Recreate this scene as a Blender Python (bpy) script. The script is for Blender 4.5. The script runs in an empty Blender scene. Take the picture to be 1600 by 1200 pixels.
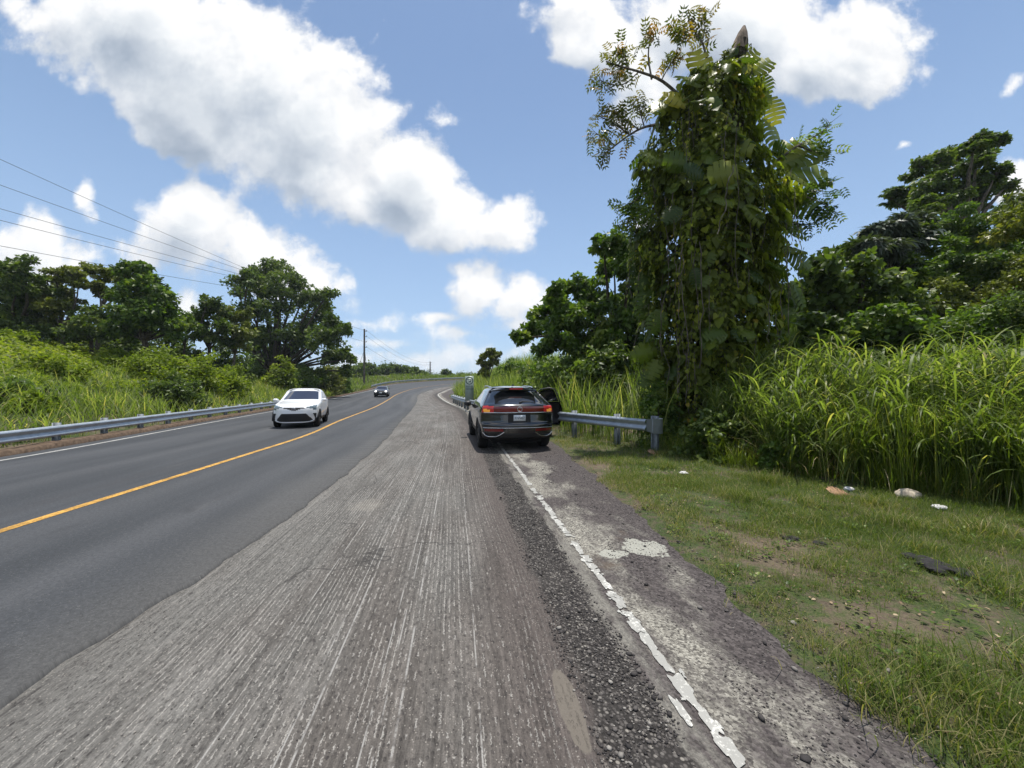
import bpy, math, random
import numpy as np
from mathutils import Vector, Matrix
R = math.radians
SC = bpy.context.scene
COL = SC.collection
RNG = np.random.default_rng(11)
random.seed(5)

# ------------------------------------------------------------ camera
F, CX, HY, CH = 601.0, 800.0, 606.0, 1.65      # focal length and horizon measured on the 1600x1200 photograph; eye height
cd = bpy.data.cameras.new('camera')
cam = bpy.data.objects.new('camera', cd); COL.objects.link(cam)
cd.sensor_width = 36; cd.lens = 36 * F / 1600; cd.clip_end = 6000; cd.clip_start = 0.05
cam.location = (0, 0, CH)
cam.rotation_euler = (R(90) + math.atan((HY - 600) / F), 0, 0)
SC.camera = cam

# ------------------------------------------------------------ sun, sky
SUN_EL, SUN_AZ = 79.0, 22.0                     # ahead of the viewer, slightly right (azimuth from +Y towards +X)
sl = bpy.data.lights.new('sun', 'SUN'); sl.energy = 5.0; sl.angle = R(0.55); sl.color = (1.0, 0.955, 0.88)
so = bpy.data.objects.new('sun', sl); COL.objects.link(so)
sd = Vector((math.sin(R(SUN_AZ)) * math.cos(R(SUN_EL)), math.cos(R(SUN_AZ)) * math.cos(R(SUN_EL)), math.sin(R(SUN_EL))))
so.rotation_euler = sd.to_track_quat('Z', 'Y').to_euler(); so.location = (0, 0, 60)
SC.view_settings.view_transform = 'Standard'; SC.view_settings.look = 'None'
SC.view_settings.gamma = 1; SC.view_settings.exposure = 0.14
SC.cycles.use_denoising = True
SC.cycles.max_bounces = 8; SC.cycles.diffuse_bounces = 3; SC.cycles.transparent_max_bounces = 8

class NT:
    """tiny node-tree writer"""
    def __init__(s, tree): s.t = tree; s.n = tree.nodes; s.l = tree.links
    def add(s, kind, **kw):
        n = s.n.new(kind)
        for k, v in kw.items(): setattr(n, k, v)
        return n
    def put(s, sock, v):
        if isinstance(v, bpy.types.NodeSocket): s.l.new(v, sock)
        elif v is not None: sock.default_value = v
    def math(s, op, a, b=None, c=None, clamp=False):
        n = s.add('ShaderNodeMath', operation=op, use_clamp=clamp)
        s.put(n.inputs[0], a)
        if b is not None: s.put(n.inputs[1], b)
        if c is not None: s.put(n.inputs[2], c)
        return n.outputs[0]
    def vmath(s, op, a, b=None):
        n = s.add('ShaderNodeVectorMath', operation=op); s.put(n.inputs[0], a)
        if b is not None: s.put(n.inputs[1], b)
        return n.outputs[1] if op in ('LENGTH', 'DOT_PRODUCT') else n.outputs[0]
    def scale(s, v, k):
        n = s.add('ShaderNodeVectorMath', operation='SCALE'); s.put(n.inputs[0], v); s.put(n.inputs['Scale'], k); return n.outputs[0]
    def noise(s, vec, scale, detail=3, rough=0.5, dist=0.0, color=False):
        n = s.add('ShaderNodeTexNoise'); s.put(n.inputs['Vector'], vec); s.put(n.inputs['Scale'], scale)
        s.put(n.inputs['Detail'], detail); s.put(n.inputs['Roughness'], rough); s.put(n.inputs['Distortion'], dist)
        return n.outputs[1] if color else n.outputs[0]
    def vor(s, vec, scale, feature='F1', out=0, rand=1.0):
        n = s.add('ShaderNodeTexVoronoi', feature=feature); s.put(n.inputs['Vector'], vec); s.put(n.inputs['Scale'], scale)
        n.inputs['Randomness'].default_value = rand
        return n.outputs[out]
    def ss(s, v, lo, hi, a=0.0, b=1.0):
        n = s.add('ShaderNodeMapRange', interpolation_type='SMOOTHSTEP'); s.put(n.inputs[0], v)
        for i, q in enumerate((lo, hi, a, b)): s.put(n.inputs[i + 1], q)
        return n.outputs[0]
    def lin(s, v, lo, hi, a=0.0, b=1.0):
        n = s.add('ShaderNodeMapRange'); s.put(n.inputs[0], v)
        for i, q in enumerate((lo, hi, a, b)): s.put(n.inputs[i + 1], q)
        return n.outputs[0]
    def mix(s, f, a, b, mode='MIX'):
        n = s.add('ShaderNodeMix', data_type='RGBA', blend_type=mode); s.put(n.inputs[0], f)
        for i, q in ((6, a), (7, b)):
            if isinstance(q, tuple) and len(q) == 3: q = q + (1,)
            s.put(n.inputs[i], q)
        return n.outputs[2]
    def ramp(s, v, stops):
        n = s.add('ShaderNodeValToRGB'); s.put(n.inputs[0], v); e = n.color_ramp.elements
        while len(e) < len(stops): e.new(0.5)
        for q, (p, c) in zip(e, stops): q.position = p; q.color = tuple(c) + (1,)
        return n.outputs[0]
    def mapping(s, vec, loc=(0, 0, 0), rot=(0, 0, 0), sc=(1, 1, 1), kind='POINT'):
        n = s.add('ShaderNodeMapping', vector_type=kind); s.put(n.inputs[0], vec)
        n.inputs[1].default_value = loc; n.inputs[2].default_value = rot; n.inputs[3].default_value = sc
        return n.outputs[0]
    def sep(s, v):
        n = s.add('ShaderNodeSeparateXYZ'); s.put(n.inputs[0], v); return n.outputs
    def comb(s, x, y, z):
        n = s.add('ShaderNodeCombineXYZ')
        for i, q in enumerate((x, y, z)): s.put(n.inputs[i], q)
        return n.outputs[0]

# --- clouds: cumulus masses laid out by direction; (azimuth-plane centre x, y, radii, tilt, weight)
CL = [(215,50,185,95,-22,1),(380,120,190,120,-20,1),(470,190,125,120,0,1),(300,160,150,78,-35,1),(478,250,120,62,-30,1),
      (575,318,80,50,-30,1),(630,290,75,80,0,1),(700,345,85,60,0,1),(790,350,55,45,0,1),(740,385,90,22,0,.8),(80,22,75,40,-20,.8),
      (300,345,78,52,0,1),(390,396,95,50,-25,1),(485,440,65,26,-25,1),(300,385,100,45,0,.8),(530,445,22,14,0,1),
      (45,385,75,48,-20,1),(110,408,50,22,-15,1),(125,305,22,32,0,.75),(690,190,30,22,0,.6),(590,50,12,34,-20,.5),
      (745,455,48,38,0,1),(795,472,62,28,0,1),(722,432,24,20,0,1),(690,500,32,11,0,.75),(575,500,60,15,0,.6),
      (650,562,150,22,0,.42),(800,546,75,26,0,.6),(800,505,70,20,0,.7),(730,520,70,14,0,.45),(600,532,80,13,0,.45),
      (940,50,95,55,-30,1),(1010,115,60,55,0,1),(1150,40,140,80,0,1),(1290,90,140,70,-10,1),(1360,45,90,55,0,1),(990,160,40,28,0,.9),(1080,10,120,40,0,1),
      (1610,285,42,38,0,1),(1585,120,50,14,38,.55),(1420,230,36,9,35,.45),(1000,350,45,18,0,.6),(280,470,22,40,-20,.7)]
w = bpy.data.worlds.new('World'); SC.world = w; w.use_nodes = True
wt = NT(w.node_tree); wt.n.clear()
g = bpy.data.node_groups.new('cloud_density', 'ShaderNodeTree')
g.interface.new_socket('P', in_out='INPUT', socket_type='NodeSocketVector')
g.interface.new_socket('D', in_out='OUTPUT', socket_type='NodeSocketFloat')
gt = NT(g); gi = gt.add('NodeGroupInput'); go = gt.add('NodeGroupOutput')
P = gi.outputs[0]
wn = gt.noise(P, 3.2, 3, 0.55, color=True)
Pw = gt.vmath('ADD', P, gt.scale(gt.vmath('SUBTRACT', wn, (0.5, 0.5, 0.5)), 0.13))
acc = -3.0
for (px, py, rx, ry, rot, wgt) in CL:
    u, v = (px - CX) / F, (HY - py) / F
    m = gt.mapping(Pw, (u, v, 0), (0, 0, R(-rot) * -1), (rx / F * 1.13, ry / F * 1.13, 1), 'TEXTURE')
    ln = gt.vmath('LENGTH', m)
    amp = min(1.0, max(0.3, min(rx, ry) / 75.0))
    f = gt.math('MULTIPLY_ADD', ln, -amp, amp * 1.0 - (1 - wgt) * 0.35)
    acc = gt.math('SMOOTH_MAX', acc, f, 0.12) if not isinstance(acc, float) else f
n1 = gt.noise(P, 5.0, 12, 0.62)
n2 = gt.vor(P, 9.0, 'SMOOTH_F1'); 
n4 = gt.noise(P, 16.0, 6, 0.7)
n3 = gt.vor(gt.vmath('ADD', P, gt.scale(wn, 0.15)), 22.0, 'SMOOTH_F1')
bil = gt.math('MULTIPLY_ADD', n2, -0.35, gt.math('MULTIPLY', n3, -0.22))
d = gt.math('ADD', gt.math('MULTIPLY_ADD', gt.math('SUBTRACT', n1, 0.5), 1.15, acc), gt.math('ADD', bil, gt.math('MULTIPLY_ADD', n4, .36, .12)))
gt.l.new(d, go.inputs[0])

tc = wt.add('ShaderNodeTexCoord'); dirv = wt.vmath('NORMALIZE', tc.outputs['Generated'])
sx = wt.sep(dirv)
yy = wt.math('MAXIMUM', sx[1], 0.08)
Pp = wt.comb(wt.math('DIVIDE', sx[0], yy), wt.math('DIVIDE', sx[2], yy), 0.0)
def dens(vec):
    n = wt.add('ShaderNodeGroup'); n.node_tree = g; wt.l.new(vec, n.inputs[0]); return n.outputs[0]
D0 = dens(Pp)
D1 = dens(wt.vmath('ADD', Pp, (0.030, 0.075, 0.0)))
back = wt.math('MULTIPLY_ADD', wt.noise(dirv, 2.2, 8, 0.55), 5.0, -2.6)
bk = wt.ss(sx[1], 0.10, 0.25)
D0m = wt.mix(bk, back, D0)
alpha = wt.ss(D0m, -0.05, 0.25)
big_n = wt.noise(Pp, 2.6, 5, 0.6)
thick = wt.ss(wt.math('ADD', wt.math('ADD', D0, wt.math('MULTIPLY_ADD', big_n, .9, -.45)), wt.math('MULTIPLY', wt.math('SUBTRACT', D1, D0), .55)), 0.15, 1.05)
rel = wt.math('MULTIPLY_ADD', wt.math('SUBTRACT', D0, D1), 1.15, 0.66, clamp=True)
lit = wt.mix(rel, (0.52, 0.58, 0.67), (1.0, 1.0, 1.0))
base_grey = wt.ramp(thick, [(0.0, (1.0, 1.0, 1.0)), (0.30, (0.95, 0.965, 0.98)), (0.62, (0.80, 0.84, 0.88)), (1.0, (0.66, 0.71, 0.77))])
ccol = wt.mix(1.0, lit, base_grey, 'MULTIPLY')
lowhaze = wt.ss(sx[2], 0.0, 0.25, 0.7, 0.0)
ccol = wt.mix(lowhaze, ccol, (0.80, 0.88, 0.96))
sky = wt.add('ShaderNodeTexSky'); sky.sky_type = 'NISHITA'; sky.sun_disc = False
sky.sun_elevation = R(SUN_EL); sky.sun_rotation = R(SUN_AZ); sky.altitude = 50; sky.air_density = 1.0; sky.dust_density = 0.25; sky.ozone_density = 2.0
pale = wt.ss(sx[2], 0.0, 0.70, 0.66, 0.16)
skyc = wt.mix(pale, wt.mix(1.0, sky.outputs[0], (.125, .125, .125), 'MULTIPLY'), (0.42, 0.60, 0.86))
b1 = wt.add('ShaderNodeBackground'); wt.l.new(skyc, b1.inputs[0]); b1.inputs[1].default_value = 1.0
b2 = wt.add('ShaderNodeBackground'); wt.l.new(ccol, b2.inputs[0]); b2.inputs[1].default_value = 0.95
ms = wt.add('ShaderNodeMixShader'); wt.l.new(alpha, ms.inputs[0]); wt.l.new(b1.outputs[0], ms.inputs[1]); wt.l.new(b2.outputs[0], ms.inputs[2])
wo = wt.add('ShaderNodeOutputWorld'); wt.l.new(ms.outputs[0], wo.inputs[0])
w.cycles.sampling_method = 'MANUAL'; w.cycles.sample_map_resolution = 512

# ------------------------------------------------------------ helpers
def at(px, Y, py):
    """a place Y metres ahead, from where it was measured on the photograph"""
    return np.array([(px - CX) / F * Y, Y, CH + (HY - py) / F * Y])
def tag(o, label=None, cat=None, group=None, kind=None):
    if label: o['label'] = label
    if cat: o['category'] = cat
    if group: o['group'] = group
    if kind: o['kind'] = kind
    return o
def empty(name, loc, rz=0.0):
    o = bpy.data.objects.new(name, None); COL.objects.link(o); o.location = loc; o.rotation_euler = (0, 0, rz); o.empty_display_size = .2
    return o
def mesh_obj(name, V, faces, mat=None, parent=None, rnd=None, uv=None, smooth=False, loc=None):
    """V (n,3); faces: list of int arrays (m,k) of any k"""
    V = np.asarray(V, dtype=np.float32)
    if loc is not None: V = V - np.asarray(loc, dtype=np.float32)
    me = bpy.data.meshes.new(name)
    fl = [np.asarray(f, dtype=np.int32) for f in faces if len(f)]
    tot = np.concatenate([np.full(len(f), f.shape[1], np.int32) for f in fl])
    loops = np.concatenate([f.ravel() for f in fl])
    me.vertices.add(len(V)); me.vertices.foreach_set('co', V.ravel())
    me.loops.add(len(loops)); me.loops.foreach_set('vertex_index', loops)
    me.polygons.add(len(tot)); st = np.concatenate([[0], np.cumsum(tot)[:-1]]).astype(np.int32)
    me.polygons.foreach_set('loop_start', st); me.polygons.foreach_set('loop_total', tot)
    if smooth: me.polygons.foreach_set('use_smooth', np.ones(len(tot), bool))
    if rnd is not None:
        a = me.attributes.new('rnd', 'FLOAT', 'POINT'); a.data.foreach_set('value', np.asarray(rnd, np.float32))
    if uv is not None:
        u = me.uv_layers.new(name='UVMap'); u.data.foreach_set('uv', np.asarray(uv, np.float32)[loops].ravel())
    me.update(calc_edges=True); me.validate()
    if mat: me.materials.append(mat)
    o = bpy.data.objects.new(name, me); COL.objects.link(o)
    if parent is not None: o.parent = parent
    if loc is not None and parent is None: o.location = loc
    return o
class MB:
    """collects shapes into one mesh"""
    def __init__(s): s.V = []; s.F = {}; s.n = 0; s.r = []
    def add(s, V, F, r=0.5):
        V = np.asarray(V, float).reshape(-1, 3)
        for f in (F if isinstance(F, list) else [F]):
            f = np.atleast_2d(np.asarray(f, int))
            if f.size: s.F.setdefault(f.shape[1], []).append(f + s.n)
        s.V.append(V); s.n += len(V); s.r.append(np.full(len(V), r) if np.isscalar(r) else r)
        return s
    def box(s, c, d, rz=0.0, M=None):
        x, y, z = (q / 2 for q in d)
        V = np.array([[i, j, k] for i in (-x, x) for j in (-y, y) for k in (-z, z)], float)
        F = [[0, 1, 3, 2], [4, 6, 7, 5], [0, 4, 5, 1], [2, 3, 7, 6], [0, 2, 6, 4], [1, 5, 7, 3]]
        if M is not None: V = V @ np.asarray(M).T
        if rz: ca, sa = math.cos(rz), math.sin(rz); V = np.c_[V[:, 0] * ca - V[:, 1] * sa, V[:, 0] * sa + V[:, 1] * ca, V[:, 2]]
        return s.add(V + np.asarray(c), F)
    def tube(s, pts, rad, n=6, cap=True, r=0.5):
        pts = np.asarray(pts, float); m = len(pts); rad = np.full(m, rad) if np.isscalar(rad) else np.asarray(rad, float)
        T = np.gradient(pts, axis=0); T /= np.linalg.norm(T, axis=1)[:, None] + 1e-9
        ref = np.array([0, 0, 1.0]) if abs(T[0, 2]) < .9 else np.array([1.0, 0, 0])
        V = []
        for i in range(m):
            a = np.cross(T[i], ref); a /= np.linalg.norm(a) + 1e-9; b = np.cross(T[i], a); ref = np.cross(a, T[i]) if abs(np.dot(ref, T[i])) > .95 else ref
            th = np.arange(n) * 2 * math.pi / n
            V.append(pts[i] + rad[i] * (np.cos(th)[:, None] * a + np.sin(th)[:, None] * b))
        V = np.concatenate(V); F = []
        for i in range(m - 1):
            for k in range(n): F.append([i * n + k, i * n + (k + 1) % n, (i + 1) * n + (k + 1) % n, (i + 1) * n + k])
        s.add(V, F, r)
        if cap:
            for ring, cidx in ((0, pts[0]), (m - 1, pts[-1])):
                VV = np.concatenate([V[ring * n:(ring + 1) * n], [cidx]]); s.add(VV, [[k, (k + 1) % n, n] for k in range(n)], r)
        return s
    def build(s, name, mat, parent=None, smooth=False, loc=None, rnd=False, uv=None):
        return mesh_obj(name, np.concatenate(s.V), [np.concatenate(f) for f in s.F.values()], mat, parent,
                        rnd=np.concatenate(s.r) if rnd else None, smooth=smooth, loc=loc, uv=uv)
def vnoise(x, y, seed=0):
    x = np.asarray(x, float); y = np.asarray(y, float)
    xi = np.floor(x).astype(np.int64); yi = np.floor(y).astype(np.int64); fx = x - xi; fy = y - yi
    fx = fx * fx * (3 - 2 * fx); fy = fy * fy * (3 - 2 * fy)
    def h(a, b):
        n = (a * 374761393 + b * 668265263 + seed * 1442695041) & 0x7fffffff
        n = ((n ^ (n >> 13)) * 1274126177) & 0x7fffffff
        return ((n ^ (n >> 16)) & 0xffff) / 65535.0
    return (h(xi, yi) * (1 - fx) + h(xi + 1, yi) * fx) * (1 - fy) + (h(xi, yi + 1) * (1 - fx) + h(xi + 1, yi + 1) * fx) * fy
def fbm(x, y, seed=0, o=4):
    s = 0; a = .5
    for i in range(o): s = s + a * vnoise(x * 2 ** i, y * 2 ** i, seed + i); a *= .5
    return s / (1 - .5 ** o)
def zroad(Y):
    Y = np.asarray(Y, float); z = np.where(Y > 30, 0.00065 * (np.clip(Y, 30, 109) - 30) ** 2, 0.0)
    return z + np.clip((Y - 109) * 0.02, 0, 1.2)

def catmull(P, n):
    P = np.asarray(P, float); m = len(P); Q = np.vstack([2 * P[0] - P[1], P, 2 * P[-1] - P[-2]]); t = np.linspace(0, m - 1 - 1e-9, n)
    i = t.astype(int); f = (t - i)[:, None]; p0, p1, p2, p3 = Q[i], Q[i + 1], Q[i + 2], Q[i + 3]
    return .5 * (2 * p1 + (p2 - p0) * f + (2 * p0 - 5 * p1 + 4 * p2 - p3) * f ** 2 + (3 * p1 - p0 - 3 * p2 + p3) * f ** 3)
cL = [(-8.8,-15),(-10.9,0),(-11.4,4.5),(-12,9),(-13.4,14),(-15.2,20),(-18,30),(-22.3,45),(-25.4,60),(-27,73),(-28.6,84),(-28.0,93),(-22.5,101),(-13,107),(3,111.5),(30,114)]
cY = [(-3.1,-15),(-5.15,0),(-5.8,4.5),(-6.4,9),(-7.1,13.5),(-8.6,19.4),(-11.1,30.5),(-14.6,45),(-17.8,59),(-19.2,69),(-19.6,77),(-18.4,84.5),(-14.5,92),(-7,98),(5,102),(31,104.5)]
cB = [(-0.4,-15),(-2.45,0),(-2.8,4.5),(-3.45,9),(-4.3,13.5),(-5.6,19.5),(-7.8,30),(-11,44.5),(-14.4,59),(-15.3,68),(-15.4,76),(-14.3,83),(-11,89.5),(-5,94),(6,98),(31,100)]
cW = [(3.35,-15),(1.24,0),(.6,4.5),(-.05,9),(-.8,14),(-1.9,20),(-3.8,30),(-7.6,44),(-11.4,59.5),(-12.1,67),(-12.4,74.5),(-12,81),(-9.5,86.5),(-3,90),(8,93),(31,95)]
cE = [(4.6,-15),(2.05,0),(1.66,4.5),(1.42,9),(.9,14),(-.5,20),(-2.6,30),(-6.3,44),(-9.5,58),(-9.6,66),(-9.8,74),(-9.5,80),(-7.5,84.5),(-2,87.5),(8,90),(31,92)]
cV = [(9.5,-15),(9.5,0),(6.9,5.0),(5.0,7.4),(3.6,10.4),(1.9,13.8),(-1.2,24),(-2.4,30),(-5,41),(-8,53),(-8.6,66),(-8.6,74),(-8.3,80),(-6.5,83),(-1,86),(8,88),(31,90)]   # edge where the wild growth begins on the right
NS = 420
L_, Y_, B_, W_, E_ = (catmull(c, NS) for c in (cL, cY, cB, cW, cE)); V_ = catmull(cV, 200)
def sdist(P, C):
    """signed distance of points P (n,2) to polyline C; positive to the right of its direction"""
    P = np.asarray(P, float); best = np.full(len(P), 1e9); sg = np.zeros(len(P))
    C = C[::3] if len(C) > 250 else C
    for a, b in zip(C[:-1], C[1:]):
        ab = b - a; t = np.clip(((P - a) @ ab) / (ab @ ab + 1e-12), 0, 1); q = a + t[:, None] * ab; dv = P - q; dd = np.hypot(dv[:, 0], dv[:, 1])
        cr = ab[0] * dv[:, 1] - ab[1] * dv[:, 0]; m = dd < best; best[m] = dd[m]; sg[m] = -np.sign(cr[m])
    return best * sg
def terrain(x, y, rough=True):
    x = np.asarray(x, float); y = np.asarray(y, float); sh = x.shape
    P = np.c_[x.ravel(), y.ravel()]
    dl = -sdist(P, L_); dr = sdist(P, E_); dv = sdist(P, V_)
    far = np.clip((P[:, 1] - 48) / 22, 0, 1)
    z = zroad(P[:, 1])
    hl = 5.2 * np.clip((dl - 1.6) / 17, 0, 1) ** 1.1 * (1 - far) + far * 1.0 * np.clip((dl - 1.5) / 12, 0, 1)
    hl = hl + np.clip((dl - 30) / 60, 0, 1) * 2 * (1 - far)
    hr = (2.3 + 1.3 * np.clip((P[:, 1] - 14) / 14, 0, 1) + .6 * np.clip((P[:, 1] - 32) / 10, 0, 1)) * np.clip((dv - .6) / 9, 0, 1) ** 1.2 + np.clip((dv - 9) / 30, 0, 1) * 1.5
    z = z + np.where(dl > 0, hl, 0) + np.where(dv > 0, hr, 0)
    inside = (dl < 0.0) & (dr < 0.0)
    edge = np.minimum(np.abs(dl), np.abs(dr))
    off = np.where(inside, -0.06 * np.clip(edge / .3, 0, 1) - .012, -0.012 + 0.03 * np.clip(edge / .6, 0, 1))
    z = z + off
    if rough: z = z + np.where(inside, 0, (fbm(P[:, 0] * 1.1, P[:, 1] * 1.1, 3) - .5) * .10 * np.clip(edge / 1.0, 0, 1) + (fbm(P[:, 0] * .15, P[:, 1] * .15, 9) - .5) * 1.6 * np.clip((np.maximum(dl, dv) - 4) / 10, 0, 1))
    return z.reshape(sh)
def zt(x, y): return float(terrain(np.array([x]), np.array([y]))[0])

# ------------------------------------------------------------ materials
def new_mat(name):
    m = bpy.data.materials.new(name); m.use_nodes = True; t = NT(m.node_tree); t.n.clear(); return m, t
def finish(t, shader, disp=None):
    o = t.add('ShaderNodeOutputMaterial'); t.l.new(shader, o.inputs[0])
def pbsdf(t, col, rough=.6, metal=0.0, spec=.5, normal=None, coat=0.0, emis=None, estr=0.0):
    p = t.add('ShaderNodeBsdfPrincipled')
    if isinstance(col, tuple) and len(col) == 3: col = col + (1,)
    t.put(p.inputs['Base Color'], col); t.put(p.inputs['Roughness'], rough); t.put(p.inputs['Metallic'], metal)
    t.put(p.inputs['Specular IOR Level'], spec); t.put(p.inputs['Coat Weight'], coat); p.inputs['Coat Roughness'].default_value = .03
    if normal is not None: t.put(p.inputs['Normal'], normal)
    if emis: p.inputs['Emission Color'].default_value = tuple(emis) + (1,); p.inputs['Emission Strength'].default_value = estr
    return p.outputs[0]
def bump(t, h, strength=.5, dist=.01):
    b = t.add('ShaderNodeBump'); b.inputs['Strength'].default_value = strength; b.inputs['Distance'].default_value = dist
    t.l.new(h, b.inputs['Height']); return b.outputs[0]
def simple(name, col, rough=.5, metal=0.0, spec=.5, coat=0.0, var=.12, sc=6.0, emis=None, estr=0.0, bmp=0.0):
    m, t = new_mat(name); tcn = t.add('ShaderNodeTexCoord').outputs['Object']
    n = t.noise(tcn, sc, 5, .6); k = t.lin(n, .3, .7, 1 - var, 1 + var)
    c = t.vmath('MULTIPLY', tuple(col), t.comb(k, k, k))
    rr = t.math('MULTIPLY_ADD', n, .12 * (rough > .1), rough - .06 * (rough > .1))
    finish(t, pbsdf(t, c, rr, metal, spec, bump(t, n, bmp, .01) if bmp else None, coat, emis, estr)); return m
def leaf_mat(name, stops, trans=.35, rough=.42, scale=.35, tcol=1.0, spec=.45):
    m, t = new_mat(name); a = t.add('ShaderNodeAttribute', attribute_name='rnd').outputs['Fac']
    geo = t.add('ShaderNodeNewGeometry').outputs['Position']
    n = t.noise(geo, scale, 3, .55); v = t.math('ADD', a, t.math('MULTIPLY', t.math('SUBTRACT', n, .5), .55), clamp=True)
    c = t.ramp(v, stops); p = pbsdf(t, c, rough, 0, spec)
    tr = t.add('ShaderNodeBsdfTranslucent'); t.l.new(t.mix(1.0, c, (1.6 * tcol, 1.75 * tcol, .55 * tcol), 'MULTIPLY'), tr.inputs[0])
    mx = t.add('ShaderNodeMixShader'); mx.inputs[0].default_value = trans; t.l.new(p, mx.inputs[1]); t.l.new(tr.outputs[0], mx.inputs[2])
    finish(t, mx.outputs[0]); return m
# ------------------------------------------------------------ ground sheet
def grow(lo, hi, fine_lo, fine_hi, step, k=1.16):
    a = list(np.arange(fine_lo, fine_hi + 1e-6, step)); s = step
    while a[-1] < hi: s *= k; a.append(a[-1] + s)
    s = step; b = []
    x = fine_lo
    while x > lo: s *= k; x -= s; b.append(x)
    return np.array(b[::-1] + a)
gx = grow(-1300, 1300, -38, 16, .30); gy = grow(-500, 1500, -4, 62, .38)
GX, GY = np.meshgrid(gx, gy); GZ = terrain(GX, GY)
nx, ny = len(gx), len(gy)
idx = np.arange(nx * ny).reshape(ny, nx)
GF = np.stack([idx[:-1, :-1], idx[:-1, 1:], idx[1:, 1:], idx[1:, :-1]], -1).reshape(-1, 4)
m, t = new_mat('verge_soil'); tc_ = t.add('ShaderNodeTexCoord').outputs['Object']
n1 = t.noise(tc_, .9, 6, .6); n2 = t.noise(tc_, 9, 6, .65); n3 = t.noise(tc_, 60, 4, .6); n4 = t.noise(tc_, .35, 3, .5)
soil = t.ramp(t.math('MULTIPLY_ADD', n2, .6, t.math('MULTIPLY', n3, .4)), [(.30, (.045, .034, .026)), (.48, (.13, .10, .072)), (.60, (.19, .145, .105)), (.74, (.30, .24, .18))])
grn = t.ramp(t.math('MULTIPLY_ADD', n3, .6, t.math('MULTIPLY', n2, .4)), [(.3, (.018, .030, .010)), (.55, (.050, .075, .022)), (.72, (.14, .14, .06))])
msk = t.ss(t.math('ADD', t.math('MULTIPLY', n1, .5), t.math('MULTIPLY', n2, .5)), .40, .56)
c = t.mix(msk, soil, grn)
nn = bump(t, t.math('ADD', n2, t.math('MULTIPLY', n3, .4)), .9, .04)
finish(t, pbsdf(t, c, .95, 0, .2, nn)); M_soil = m
tag(mesh_obj('ground', np.c_[GX.ravel(), GY.ravel(), GZ.ravel()], [GF], M_soil, smooth=True), kind='structure')

# ------------------------------------------------------------ road sheets
def arclen(C): return np.concatenate([[0], np.cumsum(np.hypot(*np.diff(C, axis=0).T))])
S_ = arclen(W_)
def sheet(name, A, Bc, n, dz, mat, jitA=0.0, jitB=0.0, kind='structure', ref=None, skirt=0.0, sub=5):
    """road surface between two course lines; uv = (metres right of the white edge line, metres along)"""
    A = catmull(A[::4], NS * sub) if sub > 1 else A; Bc = catmull(Bc[::4], NS * sub) if sub > 1 else Bc
    Wd = catmull((W_ if ref is None else ref)[::4], NS * sub) if sub > 1 else W_
    S = arclen(Wd)
    if jitA: A = A + (Bc - A) / np.linalg.norm(Bc - A, axis=1)[:, None] * ((fbm(S * 2.2, S * 0, 21, 6) - .5) * jitA)[:, None]
    if jitB: Bc = Bc + (Bc - A) / np.linalg.norm(Bc - A, axis=1)[:, None] * ((fbm(S * 2.0, S * 0 + 7, 22, 6) - .5) * jitB)[:, None]
    tt = np.linspace(0, 1, n); X = A[:, None] * (1 - tt)[None, :, None] + Bc[:, None] * tt[None, :, None]
    N = len(A); u = np.hypot(*(X - Wd[:, None]).reshape(-1, 2).T).reshape(N, n); sgn = np.where(tt < .5, 1, 1)
    d = X - Wd[:, None]; T = np.gradient(Wd, axis=0); T /= np.linalg.norm(T, axis=1)[:, None]
    side = T[:, None, 0] * d[..., 1] - T[:, None, 1] * d[..., 0]; u = -side
    V = np.c_[X.reshape(-1, 2), (zroad(X[..., 1]) + dz).ravel()]
    uv = np.c_[u.ravel(), np.repeat(S, n)]
    ii = np.arange(N * n).reshape(N, n); Fq = [np.stack([ii[:-1, :-1], ii[:-1, 1:], ii[1:, 1:], ii[1:, :-1]], -1).reshape(-1, 4)]
    if skirt:
        k = len(V); e = V[ii[:, -1]].copy(); e[:, 2] -= skirt; e[:, :2] += .015 * (Bc - A) / np.linalg.norm(Bc - A, axis=1)[:, None]
        V = np.vstack([V, e]); uv = np.vstack([uv, uv[ii[:, -1]]]); q = np.arange(N) + k
        Fq.append(np.c_[ii[:-1, -1], q[:-1], q[1:], ii[1:, -1]])
    return tag(mesh_obj(name, V, Fq, mat, uv=uv, smooth=not skirt), kind=kind)

# milled / old pavement ------------------------------------------------
m, t = new_mat('milled_asphalt'); uvn = t.add('ShaderNodeTexCoord').outputs['UV']
uvx, uvy, _ = t.sep(uvn)
big = t.noise(t.mapping(uvn, sc=(.9, .22, 1)), 1, 5, .6)
wig = t.math('MULTIPLY', t.math('SUBTRACT', t.noise(t.mapping(uvn, sc=(.5, .12, 1)), 1, 2), .5), .35)
ux = t.math('ADD', uvx, wig)
uvw = t.comb(ux, uvy, 0.0)
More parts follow.
